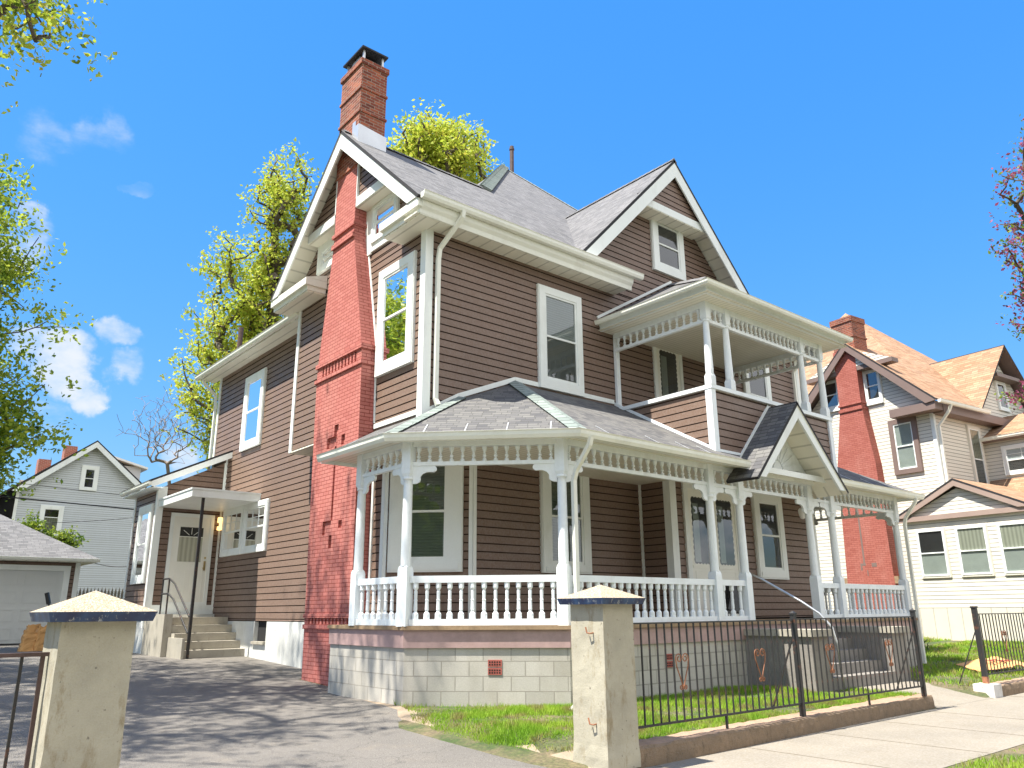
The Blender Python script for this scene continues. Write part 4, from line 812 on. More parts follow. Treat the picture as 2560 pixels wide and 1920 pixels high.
t = MB(); t.tube([(-.015, 1.60, 4.7), (-.015, 1.63, 5.84), (-.015, 1.66, 6.3), (-.015, 2.2, 8.72)], .022, 6); t.tube([(-.015, 3.55, 6.2), (-.015, 3.15, 8.75)], .02, 6); t.build('chimney_edge_trim', M['trim'], house)
# ---- downspouts
downspout(house, [(.38, -.62, 8.34), (.38, -.60, 8.22), (.22, -.12, 7.72), (.21, -.09, 7.5), (.21, -.09, 4.86), (.24, -.13, 4.74)], w=.085)
downspout(house, [(1.12, -2.93, 3.82), (1.12, -2.9, 3.70), (1.1, -2.62, 3.36), (1.1, -2.56, 3.2), (1.1, -2.56, .32), (1.08, -2.66, .16), (.78, -2.86, .06), (.55, -2.98, .05)])
downspout(house, [(12.0, -2.93, 3.82), (12.0, -2.88, 3.70), (11.98, -2.62, 3.36), (11.98, -2.58, 3.2), (11.98, -2.58, .1)])
downspout(house, [(.02, 11.9, 8.0), (.06, 11.9, 7.85), (.42, 11.85, 7.5), (.44, 11.85, 7.2), (.44, 11.85, 5.1)]); downspout(house, [(12.05, -.62, 8.2), (12.05, -.5, 8.0), (12.1, -.1, 7.6), (12.1, -.09, 5.3)])
# ---- rear entry
XV = -1.2; YV = 10.6; Fe = FRONT(YV); Le = LEFT(XV)
wallp('rear_entry_wall', Fe, [(XV, 1.27), (.5, 1.27), (.5, 5.32), (XV, 4.45)]); wallp('rear_entry_wall', Le, [(YV, 1.15), (12.65, 1.15), (12.65, 4.42), (YV, 4.42)])
t = MB(); t.box(XV-.03, XV+.14, YV-.035, YV+.1, .95, 4.45); t.box(XV-.03, XV+.08, 12.58, 12.68, 1.1, 4.4); t.fbox(Fe, .44, .5, 1.27, 5.3, 0, .03); t.fbox(Fe, XV+.14, .44, 1.27, 1.5, 0, .028); t.fbox(Fe, -1.12, -1.0, 4.2, 4.5, 0, .04); t.build('rear_entry_trim', M['trim'], house)
t = MB(); rslab(t, [(-1.55, 10.2, 4.60), (.5, 10.2, 5.62), (.5, 12.95, 5.62), (-1.55, 12.95, 4.60)], .05); rr = t.build('rear_entry_roof', R_, house)
t = MB(); t.fprism(FRONT(10.22), [(-1.5, 4.40), (.5, 5.40), (.5, 5.58), (-1.5, 4.58)], -.02, .02); t.box(-1.5, -1.2, 10.2, 12.9, 4.40, 4.43); t.build('rear_entry_fascia', M['trim'], rr); gutter(rr, [(-1.5, 12.95, 4.46), (-1.5, 10.2, 4.46)], sc=.8)
window(house, Le, 10.84, 11.97, 2.04, 4.06, .16, 'shade', .16)
t = MB(); frame(t, Fe, -.83, .30, 1.48, 3.84, .09, 0, .05); rd = t.build('rear_door', M['trim'], house); pd = panel_door(rd, Fe, -.74, .21, 1.5, 3.75, 'plain', name='door_leaf')
t = MB(); t.poly([Fe(-.58, 2.58, .037), Fe(.05, 2.58, .037), Fe(.05, 3.5, .037), Fe(-.58, 3.5, .037)]); t.build('door_curtain', M['curtain'], pd)
t = MB(); t.poly([Fe(-.56, 3.24, .038), Fe(.03, 3.24, .038), Fe(.03, 3.48, .038), Fe(-.56, 3.48, .038)]); t.build('fanlight', M['room'], pd)
t = MB(); frame(t, Fe, -.60, .07, 2.56, 3.52, .03, .035, .05)
for k in range(5): a = math.pi*k/4; t.beam(Fe(-.265+.08*math.cos(a), 3.24+.06*math.sin(a), .041), Fe(-.265+.30*math.cos(a), 3.24+.23*math.sin(a), .041), .012, .012, up=(0, 1, 0))
t.fbox(Fe, -.57, .04, 3.225, 3.245, .037, .048); t.build('door_moulding', M['door'], pd)
t = MB()
for u in (-.62, -.18):
    frame(t, Fe, u, u+.3, 1.65, 2.4, .015, .035, .042)
t.build('panel_moulding', M['door'], pd); t = MB(); t.fbox(Fe, .12, .17, 2.38, 2.62, .035, .055); t.tube([Fe(.145, 2.44, .05), Fe(.145, 2.44, .09), Fe(.08, 2.44, .095)], .012, 6); t.fbox(Fe, .125, .165, 2.68, 2.73, .035, .06); t.build('door_handle', M['brass'], pd)
t = MB(); t.box(-1.18, .56, 7.98, YV-.04, 3.95, 4.12); t.box(-1.2, .5, 7.96, YV-.04, 4.12, 4.16); t.build('entry_canopy', M['trim'], house)
t = MB(); t.beam((-.86, 8.13, .3), (-.86, 8.13, 3.95), .06, .06, up=(0, 1, 0)); t.build('canopy_post', M['iron'], house)
t = MB()
for i in range(6): z0 = .12+.18*i; t.box(-1.0+.0*i, .46, 7.8+.31*i, YV-.04, z0-.3*(i == 0), z0+.18+.0)
t.box(-1.19, -1.0, 9.0, YV-.04, 0, 1.28); t.box(-1.06, -1.0, 7.95, 9.0, 0, .75); t.build('rear_steps', M['steps'], house)
t = MB()
for dz in (0, -.36): t.tube([(-.98, 10.1, 2.12+dz), (-.98, 9.6, 2.12+dz), (-.92, 9.35, 1.98+dz), (-.88, 8.2, 1.22+dz)], .022, 8)
for y in (10.1, 9.62): t.tube([(-.98, y, 1.2), (-.98, y, 2.12)], .02, 8)
t.build('iron_railing', M['iron'], house)
t = MB(); t.fbox(LR, 10.36, 10.51, 3.42, 3.80, .02, .05); wlamp = t.build('wall_lamp', M['black'], house); t = MB(); t.fbox(LR, 10.375, 10.495, 3.64, 3.78, .05, .14); t.fbox(LR, 10.375, 10.495, 3.44, 3.54, .05, .14); t.fbox(LR, 10.375, 10.41, 3.54, 3.64, .05, .12); t.build('lamp_glass', M['glow'], wlamp)
t = MB(); t.tube([LR(3.5, 1.05, .05), LR(3.5, 1.3, .05)], .04, 6); t.fbox(LR, 3.42, 3.6, 1.12, 1.2, .02, .08); t.build('hose_tap', M['steel'], house)
# ================================================================== gate pillars, curb, iron fence
def pillar(name, x0, y0, zb, label):
    p = empty(name, (x0+.225, y0+.235, zb), 0, label, 'gate pillar', 'concrete gate pillars of the driveway'); w, d = .225, .235; t_ = MB(); H_ = 1.36-zb if x0 > -3 else 1.25-zb
    N_ = 14; R = random.Random(int(abs(x0*10))); ring = []
    per = []
    for k in range(5): per.append((-w+2*w*k/4, -d))
    for k in range(1, 5): per.append((w, -d+2*d*k/4))
    for k in range(1, 5): per.append((w-2*w*k/4, d))
    for k in range(1, 4): per.append((-w, d-2*d*k/4))
    for i in range(N_+1):
        z = H_*i/N_; fl = .035 if (i <= 1) else 0
        ring.append([(a*(1+fl)+R.uniform(-.003, .003), b*(1+fl)+R.uniform(-.003, .003), z) if True else 0 for a, b in per])
    n_ = len(per)
    for i in range(N_):
        for k in range(n_): t_.poly([ring[i][k], ring[i][(k+1) % n_], ring[i+1][(k+1) % n_], ring[i+1][k]])
    t_.build('shaft', M['pillar'], p)
    c_ = MB(); o_ = .10; e = .062
    lo = [(-w-o_+.02, -d-o_+.02), (w+o_-.02, -d-o_+.02), (w+o_-.02, d+o_-.02), (-w-o_+.02, d+o_-.02)]; hi = [(-w-o_, -d-o_), (w+o_, -d-o_), (w+o_, d+o_), (-w-o_, d+o_)]
    c_.poly([(a, b, H_) for a, b in lo[::-1]], 1)
    for i in range(4): j = (i+1) % 4; c_.poly([(*lo[i], H_), (*lo[j], H_), (*hi[j], H_+e), (*hi[i], H_+e)], 1); c_.poly([(*hi[i], H_+e), (*hi[j], H_+e), (0, 0, H_+e+.14)], 0)
    c_.build('cap', [M['cap'], M['navy']], p); return p, H_
pl, hl = pillar('gate_pillar', -6.07, -5.2, -.25, 'pale concrete pillar with navy-edged cap, left of the driveway, rusty fence rail running into it')
pr_, hr = pillar('gate_pillar', -1.21, -5.29, -.20, 'pale concrete pillar with two bent iron pins and navy-edged cap, between driveway and lawn')
t = MB()
for z in (1.28, .42): t.tube([(-.225, -.09, z), (-.265, -.09, z-.005), (-.275, -.05, z+.0), (-.272, -.03, z+.055)], .008, 6)
t.build('iron_pin', M['rust'], pr_)
t = MB(); t.fbox(FR((-.225, 0, 0), (0, 1, 0), (-1, 0, 0)), -.15, .1, .02, .1, 0, .001) if False else None
def scroll(par, F, u, v, s=1.):
    t_ = MB()
    def sp(cx, cz, r0, a0, a1, k=16):
        return [(cx+r0*(1-.72*i/k)*math.cos(a0+(a1-a0)*i/k), cz+r0*(1-.72*i/k)*math.sin(a0+(a1-a0)*i/k)) for i in range(k+1)]
    for sg in (1, -1):
        top = sp(.055, .13, .055, math.pi*0, math.pi*2.6); bot = sp(.035, -.17, .03, math.pi, math.pi*3.3)
        pts = top[::-1]+[(.10, .05), (.055, -.05), (.012, -.15)]+bot
        t_.tube([F(u+sg*a*s, v+b*s, .012) for a, b in pts], .0075, 5)
    t_.build('scroll', M['rust'], par)
def picket_run(par, F, u0, u1, zb, zt, sp, rad=.0075, scr=()):
    n_ = int(round((u1-u0)/sp))
    t_ = MB(); t_.fbox(F, u0, u1, zt-.016, zt, -.016, .016); t_.fbox(F, u0, u1, zb, zb+.022, -.013, .013); t_.build('rail', M['iron'], par)
    src = None
    for i in range(1, n_):
        u = u0+(u1-u0)*i/n_
        if src is None:
            b_ = MB(); b_.box(-rad, rad, -rad, rad, zb+.02, zt-.014); p0 = F(u, 0, 0); src = b_.build('picket', M['iron'], par, loc=p0)
        else: inst(src, par, F(u, 0, 0))
    for (u, v) in scr: scroll(par, F, u, v)
fence = empty('iron_fence', (-.76, -5.14, -.02), 0, 'black iron picket fence with rusty heart scrolls on the low curb before the brown house', 'iron fence', 'black iron fences along the sidewalk')
Ff = FR((0, 0, .0), (1, .006, 0), (0, -1, 0)); fx = -.76
picket_run(fence, Ff, .02, 3.30, .14, 1.19, .133, scr=((.94, .67), (2.47, .67))); picket_run(fence, Ff, 3.36, 6.84, .14, 1.20, .133, scr=((4.16, .68), (5.89, .69)))
for u, hh_ in ((3.33, 1.29), (6.87, 1.31)):
    t = MB(); t.fbox(Ff, u-.03, u+.03, 0, hh_-.04, -.03, .03); t.fbox(Ff, u-.038, u+.038, hh_-.04, hh_-.02, -.038, .038); a = Ff(u, hh_-.02, 0); q = [Ff(u-.034, hh_-.02, -.034), Ff(u+.034, hh_-.02, -.034), Ff(u+.034, hh_-.02, .034), Ff(u-.034, hh_-.02, .034)]
    for i in range(4): t.poly([q[i], q[(i+1) % 4], (a[0], a[1], a[2]+.03)])
    t.beam(Ff(u-.0, 1.0, -.02), Ff(u-.02, .05, -.42), .018, .018); t.build('post', M['iron'], fence)
for u in (1.7, 5.1): t = MB(); t.fbox(Ff, u-.012, u+.012, 0, .145, -.012, .012); t.build('stay', M['iron'], fence)
def curb(name, xa, xb, ya, yb, label, mt, topm='curbtop', end=None):
    c = empty(name, (xa, ya, -.22), 0, label, 'curb wall', 'low concrete curb walls'); L_ = xb-xa; n_ = int(L_/.12); R = random.Random(5); t_ = MB(); ang = (yb-ya)/L_
    prof = [(0, -.1), (0.005, .10), (.012, .175), (.03, .20), (.15, .207), (.30, .205), (.315, .19), (.32, -.1)]; rg = []
    for i in range(n_+1):
        x = L_*i/n_; rg.append([(x, ang*x+a+R.uniform(-.006, .006), b+(R.uniform(-.008, .006) if b > 0 else 0)) for a, b in prof])
    for i in range(n_):
        for k in range(len(prof)-1): t_.poly([rg[i][k], rg[i+1][k], rg[i+1][k+1], rg[i][k+1]], 1 if prof[k][1] > .19 else 0)
    t_.poly(rg[0][::-1]); t_.poly(rg[-1]); o_ = t_.build('curb_stone', [M[mt], M[topm]], c)
    if end: e_ = MB(); e_.box(-.012, .34, -.012, .33, -.08, .222); e_.build('whitewashed_end', M['whitestone'], c)
    return c
curb('curb_wall', -.77, 6.42, -5.30, -5.10, 'stained brown concrete curb under the iron fence beside the sidewalk', 'curb')
curb('curb_wall', 8.62, 30, -5.18, -5.1, 'far concrete curb with a crumbling whitewashed end beyond the front path', 'curb', end=True)
f2 = empty('iron_fence', (8.75, -5.0, 0), 0, 'far iron fence with bulky purple-black end post on the whitewashed curb end', 'iron fence', 'black iron fences along the sidewalk')
picket_run(f2, FR((0, 0, 0), (1, 0, 0), (0, -1, 0)), .1, 9.0, .14, 1.2, .15, scr=((1.25, .7), (3.1, .7), (5, .7)))
t = MB(); t.box(.03, .11, -.04, .04, .12, 1.3); t.box(.02, .12, -.05, .05, 1.3, 1.33); t.build('post', M['iron'], f2); t = MB(); t.box(.028, .112, -.042, .042, -.01, .12); t.build('rusty_post_foot', M['rust'], f2); t = MB(); t.beam((.05, .03, .9), (-.02, .42, -.02), .018, .018); t.build('stay', M['iron'], f2)
f3 = empty('iron_fence', (-6.07, -4.95, 0), 0, 'rust-topped iron fence with wide-set bars running into the left pillar', 'iron fence', 'black iron fences along the sidewalk')
G = FR((0, 0, 0), (1, 0, 0), (0, -1, 0)); t = MB(); t.fbox(G, -4, .03, 1.035, 1.06, -.022, .022); t.fbox(G, -.045, -.02, -.2, 1.035, -.012, .012); t.build('rail', M['pipe'], f3)
for u in (-.15, -.29, -.43, -.57, -.71, -.85): t = MB(); t.fbox(G, u-.009, u+.009, -.2, 1.035, -.009, .009); t.build('picket', M['iron'], f3)
# ================================================================== trees
def tree(name, base, cr, ntips, nleaf, lsz, leaf, label, tr=.22, seed=1, bare=False, spread=.45, group=None, tip_extra=(), fork=.35, blossom=None, cat='tree', shell=.5, minr=.012, droop=0.):
    rg = np.random.default_rng(seed); R_ = random.Random(seed); root = empty(name, base, 0, label, cat, group); base = np.array(base, float)
    tips = []; vol = np.array([e[1][0]*e[1][1]*e[1][2] for e in cr]); vol = vol/vol.sum()
    for (c, r), k in zip(cr, vol):
        m_ = int(ntips*k); d = rg.normal(size=(m_, 3)); d /= np.linalg.norm(d, axis=1)[:, None]; rad = rg.uniform(0, 1, m_)**shell
        rad = rad*rg.uniform(.8, 1.22, m_)**1.0; tips += list(np.array(c)+d*rad[:, None]*np.array(r))
    tips += [np.array(p, float) for p in tip_extra]; tips = np.array(tips)
    c0 = np.array(cr[0][0], float); low = min(e[0][2]-e[1][2] for e in cr)
    nodes = [base.copy()]; par = [-1]; fz = base[2]+(max(low, base[2]+1.)-base[2])*.9+.3
    for i in range(1, 7): t_ = i/6; nodes.append(base+(np.array([c0[0], c0[1], c0[2]])-base)*np.array([t_**2.2*.9, t_**2.2*.9, t_*.8])+rg.normal(size=3)*[.05, .05, 0]); par.append(i-1)
    order = np.argsort(np.linalg.norm(tips-nodes[-1], axis=1)); st = []
    for ti in order:
        p = tips[ti]; A = np.array(nodes); d = np.linalg.norm(A-p, axis=1)+np.maximum(0, A[:, 2]-p[2]+.2)*.9+(A[:, 2] < fz)*3.; j = int(np.argmin(d)); a = A[j]; k = max(2, min(6, int(np.linalg.norm(p-a)/.7)+1))
        mid = (a+p)/2+rg.normal(size=3)*.10*np.linalg.norm(p-a)+np.array([0, 0, .12*np.linalg.norm(p-a)-droop]); pj = j
        for q in range(1, k+1):
            u = q/k; x = a*(1-u)**2+2*mid*u*(1-u)+p*u*u; nodes.append(x); par.append(pj); pj = len(nodes)-1
        st.append(pj)
    N = len(nodes); cnt = np.zeros(N)
    for i in st:
        j = i
        while j >= 0: cnt[j] += 1; j = par[j]
    rad = np.maximum(minr, tr*np.sqrt(np.maximum(cnt, .3)/max(1, cnt[0])))
    A = np.array(nodes)-base; V = []; Fc = []; K = 5
    for i in range(1, N):
        p, q = A[par[i]], A[i]; d = q-p; L_ = np.linalg.norm(d)
        if L_ < 1e-5: continue
        d /= L_; u = np.cross(d, [0.3, .9, .1]); u /= np.linalg.norm(u)+1e-9; v = np.cross(d, u); b = len(V); r0 = min(rad[par[i]], rad[i]*1.6) if par[i] > 6 else rad[par[i]]; r1 = rad[i]
        for (c, r) in ((p, r0), (q, r1)):
            for m_ in range(K): an = 2*math.pi*m_/K; V.append(c+(u*math.cos(an)+v*math.sin(an))*r)
        for m_ in range(K): Fc.append((b+m_, b+(m_+1) % K, b+K+(m_+1) % K, b+K+m_))
    fast('trunk', V, Fc, M['bark_grey' if bare else 'bark'], root)
    if not bare:
        P = []
        for i in st:
            P.append((A[i], 1.)); j = par[i]
            if j > 6: P.append((A[j], .7)); 
            if j > 6 and par[j] > 6: P.append((A[par[j]], .4))
        C_ = np.array([p for p, _ in P]); wts = np.array([w_ for _, w_ in P]); k = np.maximum(2, (nleaf*wts*rg.uniform(.15, 1.9, len(P)))).astype(int); idx = np.repeat(np.arange(len(P)), k); n_ = len(idx)
        sub = rg.normal(size=(n_//5+2, 3))*spread; cen = C_[idx]+sub[np.arange(n_)//5]*[1, 1, .65]+rg.normal(size=(n_, 3))*lsz*1.1
        a = rg.normal(size=(n_, 3)); a /= np.linalg.norm(a, axis=1)[:, None]; b = rg.normal(size=(n_, 3)); b -= a*(a*b).sum(1)[:, None]; b /= np.linalg.norm(b, axis=1)[:, None]; s_ = lsz*rg.uniform(.5, 1.25, n_)[:, None]
        V = np.stack([cen-a*s_, cen-b*s_*.55+a*s_*.1, cen+a*s_, cen+b*s_*.55+a*s_*.1], 1).reshape(-1, 3); Fc = np.arange(n_*4).reshape(-1, 4)
        mi = None; ms = [M[leaf]]
        if blossom: ms.append(M[blossom]); mi = (rg.uniform(size=n_//5+2)[np.arange(n_)//5] < .62).astype(int)
        fast('crown', V, Fc, ms, root, mi)
    return root
def EL(u, v, rp, d, k=(1, 1, 1)):   # crown lobe placed in the world along a bearing, given its distance
    a = uvdir(u, v).normalized()*d; r_ = rp/1958.04*d; return ((a.x-7.2, a.y-11.06, a.z+1.3), (r_*k[0], r_*k[1], r_*k[2]))
MAPLE1 = [EL(625, 800, 120, 38, (1, 1, 1.75)), EL(540, 960, 100, 38, (1, 1, 1.5)), EL(590, 1120, 80, 38), EL(590, 640, 60, 38)]
MAPLE2 = [EL(1120, 400, 100, 34), EL(1010, 420, 75, 34), EL(1080, 350, 70, 34)]
tree('maple_tree', (6, 25, .5), MAPLE1, 400, 20, .105, 'leaf_spring', 'large yellow-green maple behind the rear wing of the brown house, nearest its rear gutter', .42, 11, group='spring maples', spread=.30, shell=.5)
tree('maple_tree', (10.6, 21, .5), MAPLE2, 320, 21, .10, 'leaf_spring', 'tall yellow-green maple rising over the roof ridge between chimney and hip', .45, 12, group='spring maples', spread=.30, shell=.5)
tree('maple_tree', (7.8, 26, .5), [EL(705, 500, 75, 38, (1, 1, 1.6)), EL(690, 640, 60, 38)], 120, 20, .10, 'leaf_spring', 'narrow yellow-green maple showing just left of the big gable', .3, 13, group='spring maples', spread=.3)
tree('bare_tree', (4.2, 27.5, .5), [EL(430, 1060, 105, 40, (1, 1, .85)), EL(380, 1080, 60, 40)], 420, 0, .1, 'leaf_green', 'bare grey twiggy tree left of the big maple behind the rear entry', .085, 14, bare=True, minr=.009)
tree('leafy_tree', (-8.2, 15, .4), [((-6.9, 14.5, 9.4), (3.0, 3, 4.4)), ((-4.9, 14.5, 5.6), (2.0, 2.2, 1.6)), ((-6.9, 14.5, 12), (2.2, 2.2, 2.4)), ((-6.5, 14.5, 6.2), (2.8, 2.4, 2.4))], 560, 52, .085, 'leaf_airy', 'fresh green tree at the left edge above the garage', .3, 15, spread=.36, shell=.6)
tree('shade_tree', (-11.5, 4, .1), [((-8.9, 4.0, 13.0), (3.5, 5.2, 3.6)), ((-9.9, 1.5, 10.6), (2.2, 4.6, 2.2)), ((-9.2, 8, 11), (2.6, 3.6, 3.4)), ((-7.8, 5.5, 15.5), (2.0, 4, 1.6))], 430, 38, .07, 'leaf_green', 'big tree left of the driveway whose twigs hang into the upper left of the sky', .36, 16, spread=.34, shell=.7, blossom='leaf_spring',
     tip_extra=[(-6.3, 2, 10.2), (-6.1, 2.2, 10.6), (-6.2, 2.5, 10.9), (-6.1, 2.2, 10.5), (-6.4, 2.6, 11.4), (-6.35, 3, 11.8), (-6.6, 2, 11), (-6.2, 1.6, 10.1), (-6.5, 1.8, 10.6), (-6.3, 3.2, 11.6)])
tree('shade_tree', (-15, 12, .2), [((-14.6, 11, 15), (3.5, 4, 5))], 170, 50, .12, 'leaf_spring', 'tree whose crown shades the side wall and rear drive from beyond the left edge', .35, 17, spread=.4)
tree('flowering_tree', (8.0, -8.6, -.2), [EL(2635, 600, 100, 15, (1, 1, 2.6)), EL(2605, 800, 60, 15, (1, 1, 2)), EL(2620, 400, 60, 15), EL(2580, 970, 60, 15, (1, 1, .7))], 170, 26, .035, 'leaf_green', 'pink-blossomed crabapple twigs at the right edge of the view', .12, 18, blossom='blossom', spread=.10, shell=.35, minr=.006)
tree('sapling', (-1.9, 24.5, .5), [((-1.9, 24.5, 4.3), (.45, .4, .7))], 26, 30, .07, 'leaf_green', 'small green sapling poking up behind the garage roof', .05, 19, spread=.15); tree('sapling', (-.7, 24.8, .5), [((-.8, 24.6, 4.15), (.9, .4, .3))], 26, 30, .07, 'leaf_green', 'low green branch spray against the pale blue wall', .05, 20, spread=.14)
for i, (x, y, hh_) in enumerate(((-26, -30, 9), (-14, -34, 8), (-3, -36, 8.5), (9, -33, 7), (-24, -20, 6))):
    tree('street_tree', (x, y, -.3), [((x, y, hh_), (5.5, 5, hh_*.55))], 90, 60, .4, 'leaf_green', ['tree across the street, farthest left behind the camera', 'tree across the street reflected in the bay window', 'tree across the street opposite the porch', 'tree across the street opposite the front steps', 'tree across the street nearest the driveway'][i], .4, 30+i, spread=.9, group='trees across the street', shell=.6)
# grape-leaf clumps by the right house (lilies)
R = random.Random(8); V = []; Fc = []
for k in range(420):
    a = R.uniform(0, 6.28); r = R.uniform(0, .55); x, y = math.cos(a)*r*1.6, math.sin(a)*r*.6; L_ = R.uniform(.35, .7); b = R.uniform(0, 6.28); dx, dy = math.cos(b), math.sin(b); w_ = .018; pr0 = []
    for t_ in (0, .4, .75, 1.): pr0.append((x+dx*L_*t_*t_*.7, y+dy*L_*t_*t_*.7, L_*(t_*1.15-t_*t_*.65), w_*(1-t_*.9)))
    for (p, q) in zip(pr0, pr0[1:]):
        n0 = len(V); V += [(p[0]-dy*p[3], p[1]+dx*p[3], p[2]), (p[0]+dy*p[3], p[1]-dx*p[3], p[2]), (q[0]+dy*q[3], q[1]-dx*q[3], q[2]), (q[0]-dy*q[3], q[1]+dx*q[3], q[2])]; Fc.append((n0, n0+1, n0+2, n0+3))
lily = fast('lily_clump', V, Fc, M['leaf_dark']); lily.location = (15.2, -.8, H(15.2, -.8)); tag(lily, 'dark green clump of strappy leaves at the foot of the neighbouring skirting', 'plant')
l2 = lily.copy(); COL.objects.link(l2); l2.location = (13.3, -1.0, H(13.3, -1)); l2.scale = (.8, .8, .9); tag(l2, 'dark green strappy leaves beside the porch corner downspout', 'plant')
# ================================================================== NEIGHBOUR ON THE RIGHT
nb = empty('white_house', (21.69, .19, 0), math.radians(-6.5), 'white clapboard house with tan shingle roof and red brick chimney right of the brown house', 'house')
def nw(name, F, pts): m_ = MB(); m_.lap(F, pts, .13, .018); return m_.build(name, [M['white_siding'], M['lap_shadow_w']], nb)
m = MB(); m.box(.03, 9, .03, 9, .2, 8.0); m.box(-.97, 6, -6, 1.0, 1.3, 4.1); m.box(3.34, 9, -4, .1, 4, 7.2); m.build('light_leak_core', M['core'], nb)
nL = LEFT(0); nF = FRONT(0)
nw('side_wall', nL, [(0, 1.2), (5.4, 1.2), (5.4, 8.12), (0, 8.12)]); nw('gable_wall', nL, [(0, 8.12), (5.4, 8.12), (5.4, 8.6), (2.7, 11.1), (0, 8.6)])
nw('front_wall', nF, [(0, 4), (9, 4), (9, 8.1), (0, 8.1)]); nw('gable_wall', nF, [(2.9, 8.1), (7.7, 8.1), (7.7, 8.4), (5.3, 11.0), (2.9, 8.4)]); nw('side_wing_wall', LEFT(3.3), [(-4.2, 4), (0, 4), (0, 7.25), (-4.2, 7.25)])
t = MB(); t.box(-.5, .0, -.4, 1.3, 8.0, 8.3); t.box(0, 9, -.42, 0, 7.95, 8.25)
t.fprism(LEFT(-.5), [(-.5, 8.3), (2.72, 11.3), (2.72, 11.0), (-.1, 8.25)], 0, .05); t.fprism(LEFT(-.5), [(5.9, 8.3), (2.72, 11.3), (2.72, 11.0), (5.5, 8.25)], 0, .05)
t.box(-.42, 0, .95, 2.4, 9.98+.16, 10.3); t.box(-.42, 0, 3.3, 4.7, 10.14, 10.3); t.box(3.0, 3.3, -4.2, 0, 7.22, 7.28); t.box(4.4, 6.2, -.42, 0, 9.98, 10.12); t.build('brown_eave', M['brown_trim'], nb)
m = MB(); m.lap(LEFT(-.38), [(1.0, 10.3), (4.6, 10.3), (2.72, 11.1)], .13); m.build('gable_panel', [M['white_siding'], M['lap_shadow_w']], nb)
R2 = [M['shingle_tan'], M['edge'], M['brown_trim']]
t = MB(); kk = .93; P2 = (7.6, 7.6, 8.35+.93*8.1)
rslab(t, [(-.55, -.5, 8.35), (2.55, -.5, 8.35), (5.3, 2.6, 11.4), (8.0, -.5, 8.35), (9.5, -.5, 8.35), P2, (2.9, 2.72, 11.35), (-.55, 2.72, 11.35)]); rslab(t, [(-.55, 2.72, 11.35), (2.9, 2.72, 11.35), (.3, 5.9, 8.4), (-.55, 5.9, 8.4)]); rslab(t, [(.05, 12, 8.1), (.05, 6, 8.1), (2.9, 2.72, 11.35), P2])
rslab(t, [(2.5, -.48, 8.3), (5.3, -.48, 11.4), (5.3, 2.65, 11.4)]); rslab(t, [(8.1, -.48, 8.3), (5.3, -.48, 11.4), (5.3, 2.65, 11.4)]); rslab(t, [(3.0, -4.3, 7.32), (3.0, .1, 7.32), (5.2, .1, 8.5), (5.2, -4.3, 8.5)]); nbr = t.build('main_roof', R2, nb)
gutter(nb, [(-.5, -.52, 8.2), (2.9, -.52, 8.2)]); gutter(nb, [(3.02, 0, 7.25), (3.02, -4.3, 7.25)]); downspout(nb, [(.2, -.6, 8.2), (.2, -.5, 8.0), (.12, -.1, 7.5), (.12, -.09, 5.2)], w=.1)
t = MB(); t.box(-.03, .1, -.03, .1, 4.2, 7.98); t.build('corner_board', M['trim'], nb)
window(nb, nL, .62, 1.66, 5.98, 8.0, .17, 'shade', .17, cm_='brown_trim', low='shade'); window(nb, nL, 1.74, 2.4, 8.76, 10.12, .07, 'room', .17, low='room'); window(nb, nL, 3.5, 4.2, 8.85, 10.12, .07, 'room', .17, low='room')
window(nb, nF, 2.15, 3.05, 5.3, 7.8, .1, 'curtain', .1, cm_='white_siding'); window(nb, nF, 4.95, 5.7, 8.75, 9.95, .08, 'room', .1, low='room'); window(nb, LEFT(3.3), -2.4, -.6, 5.93, 7.0, .1, 'blind', .1, low='room', grids=True)
m = MB(); P = [(.2, 2.0, 4.0), (6.5, 2.16, 3.76), (8.75, 2.42, 3.34), (11.1, 2.42, 3.34)]; V = []
for z, a, b in P: V += [(-.4, a, z), (-.4, b, z), (0, b, z), (0, a, z)]
m.v = V
for i in range(3):
    for q in range(4): m.f.append((4*i+q, 4*i+(q+1) % 4, 4*i+4+(q+1) % 4, 4*i+4+q)); m.m.append(0)
nch = m.build('chimney_breast', M['brick2'], nb)
bq = bmesh.new(); bq.from_mesh(nch.data); bmesh.ops.recalc_face_normals(bq, faces=bq.faces); bq.to_mesh(nch.data); bq.free()
m = MB(); m.box(-.44, 0, 2.38, 3.38, 8.62, 8.70); m.box(-.44, 0, 2.38, 3.38, 8.85, 8.93); m.build('brick_band', M['brick2'], nch)
m = MB(); m.fbox(LEFT(-.4), 3.10, 3.17, 2.9, 4.9, 0, .004); m.fbox(LEFT(-.4), 3.08, 3.3, 2.82, 2.9, 0, .004); m.fbox(LEFT(-.4), 3.23, 3.3, 2.65, 2.82, 0, .004); m.fbox(LEFT(-.4), 2.65, 2.85, 2.76, 2.9, 0, .004); m.fbox(LEFT(-.4), 3.02, 3.06, 2.45, 2.65, 0, .004); m.build('brick_inlay', M['brown_trim'], nch)
m = MB(); m.box(-.36, .5, 2.4, 3.3, 10.6, 12.4); m.box(-.39, .53, 2.37, 3.33, 11.55, 11.62); m.box(-.39, .53, 2.37, 3.33, 12.2, 12.42); m.build('chimney_stack', M['brickstack'], nb)
m = MB(); m.box(-.39, .0, 1.9, 4.1, 2.15, 2.4); m.build('tan_ledge', M['wood'], nb)
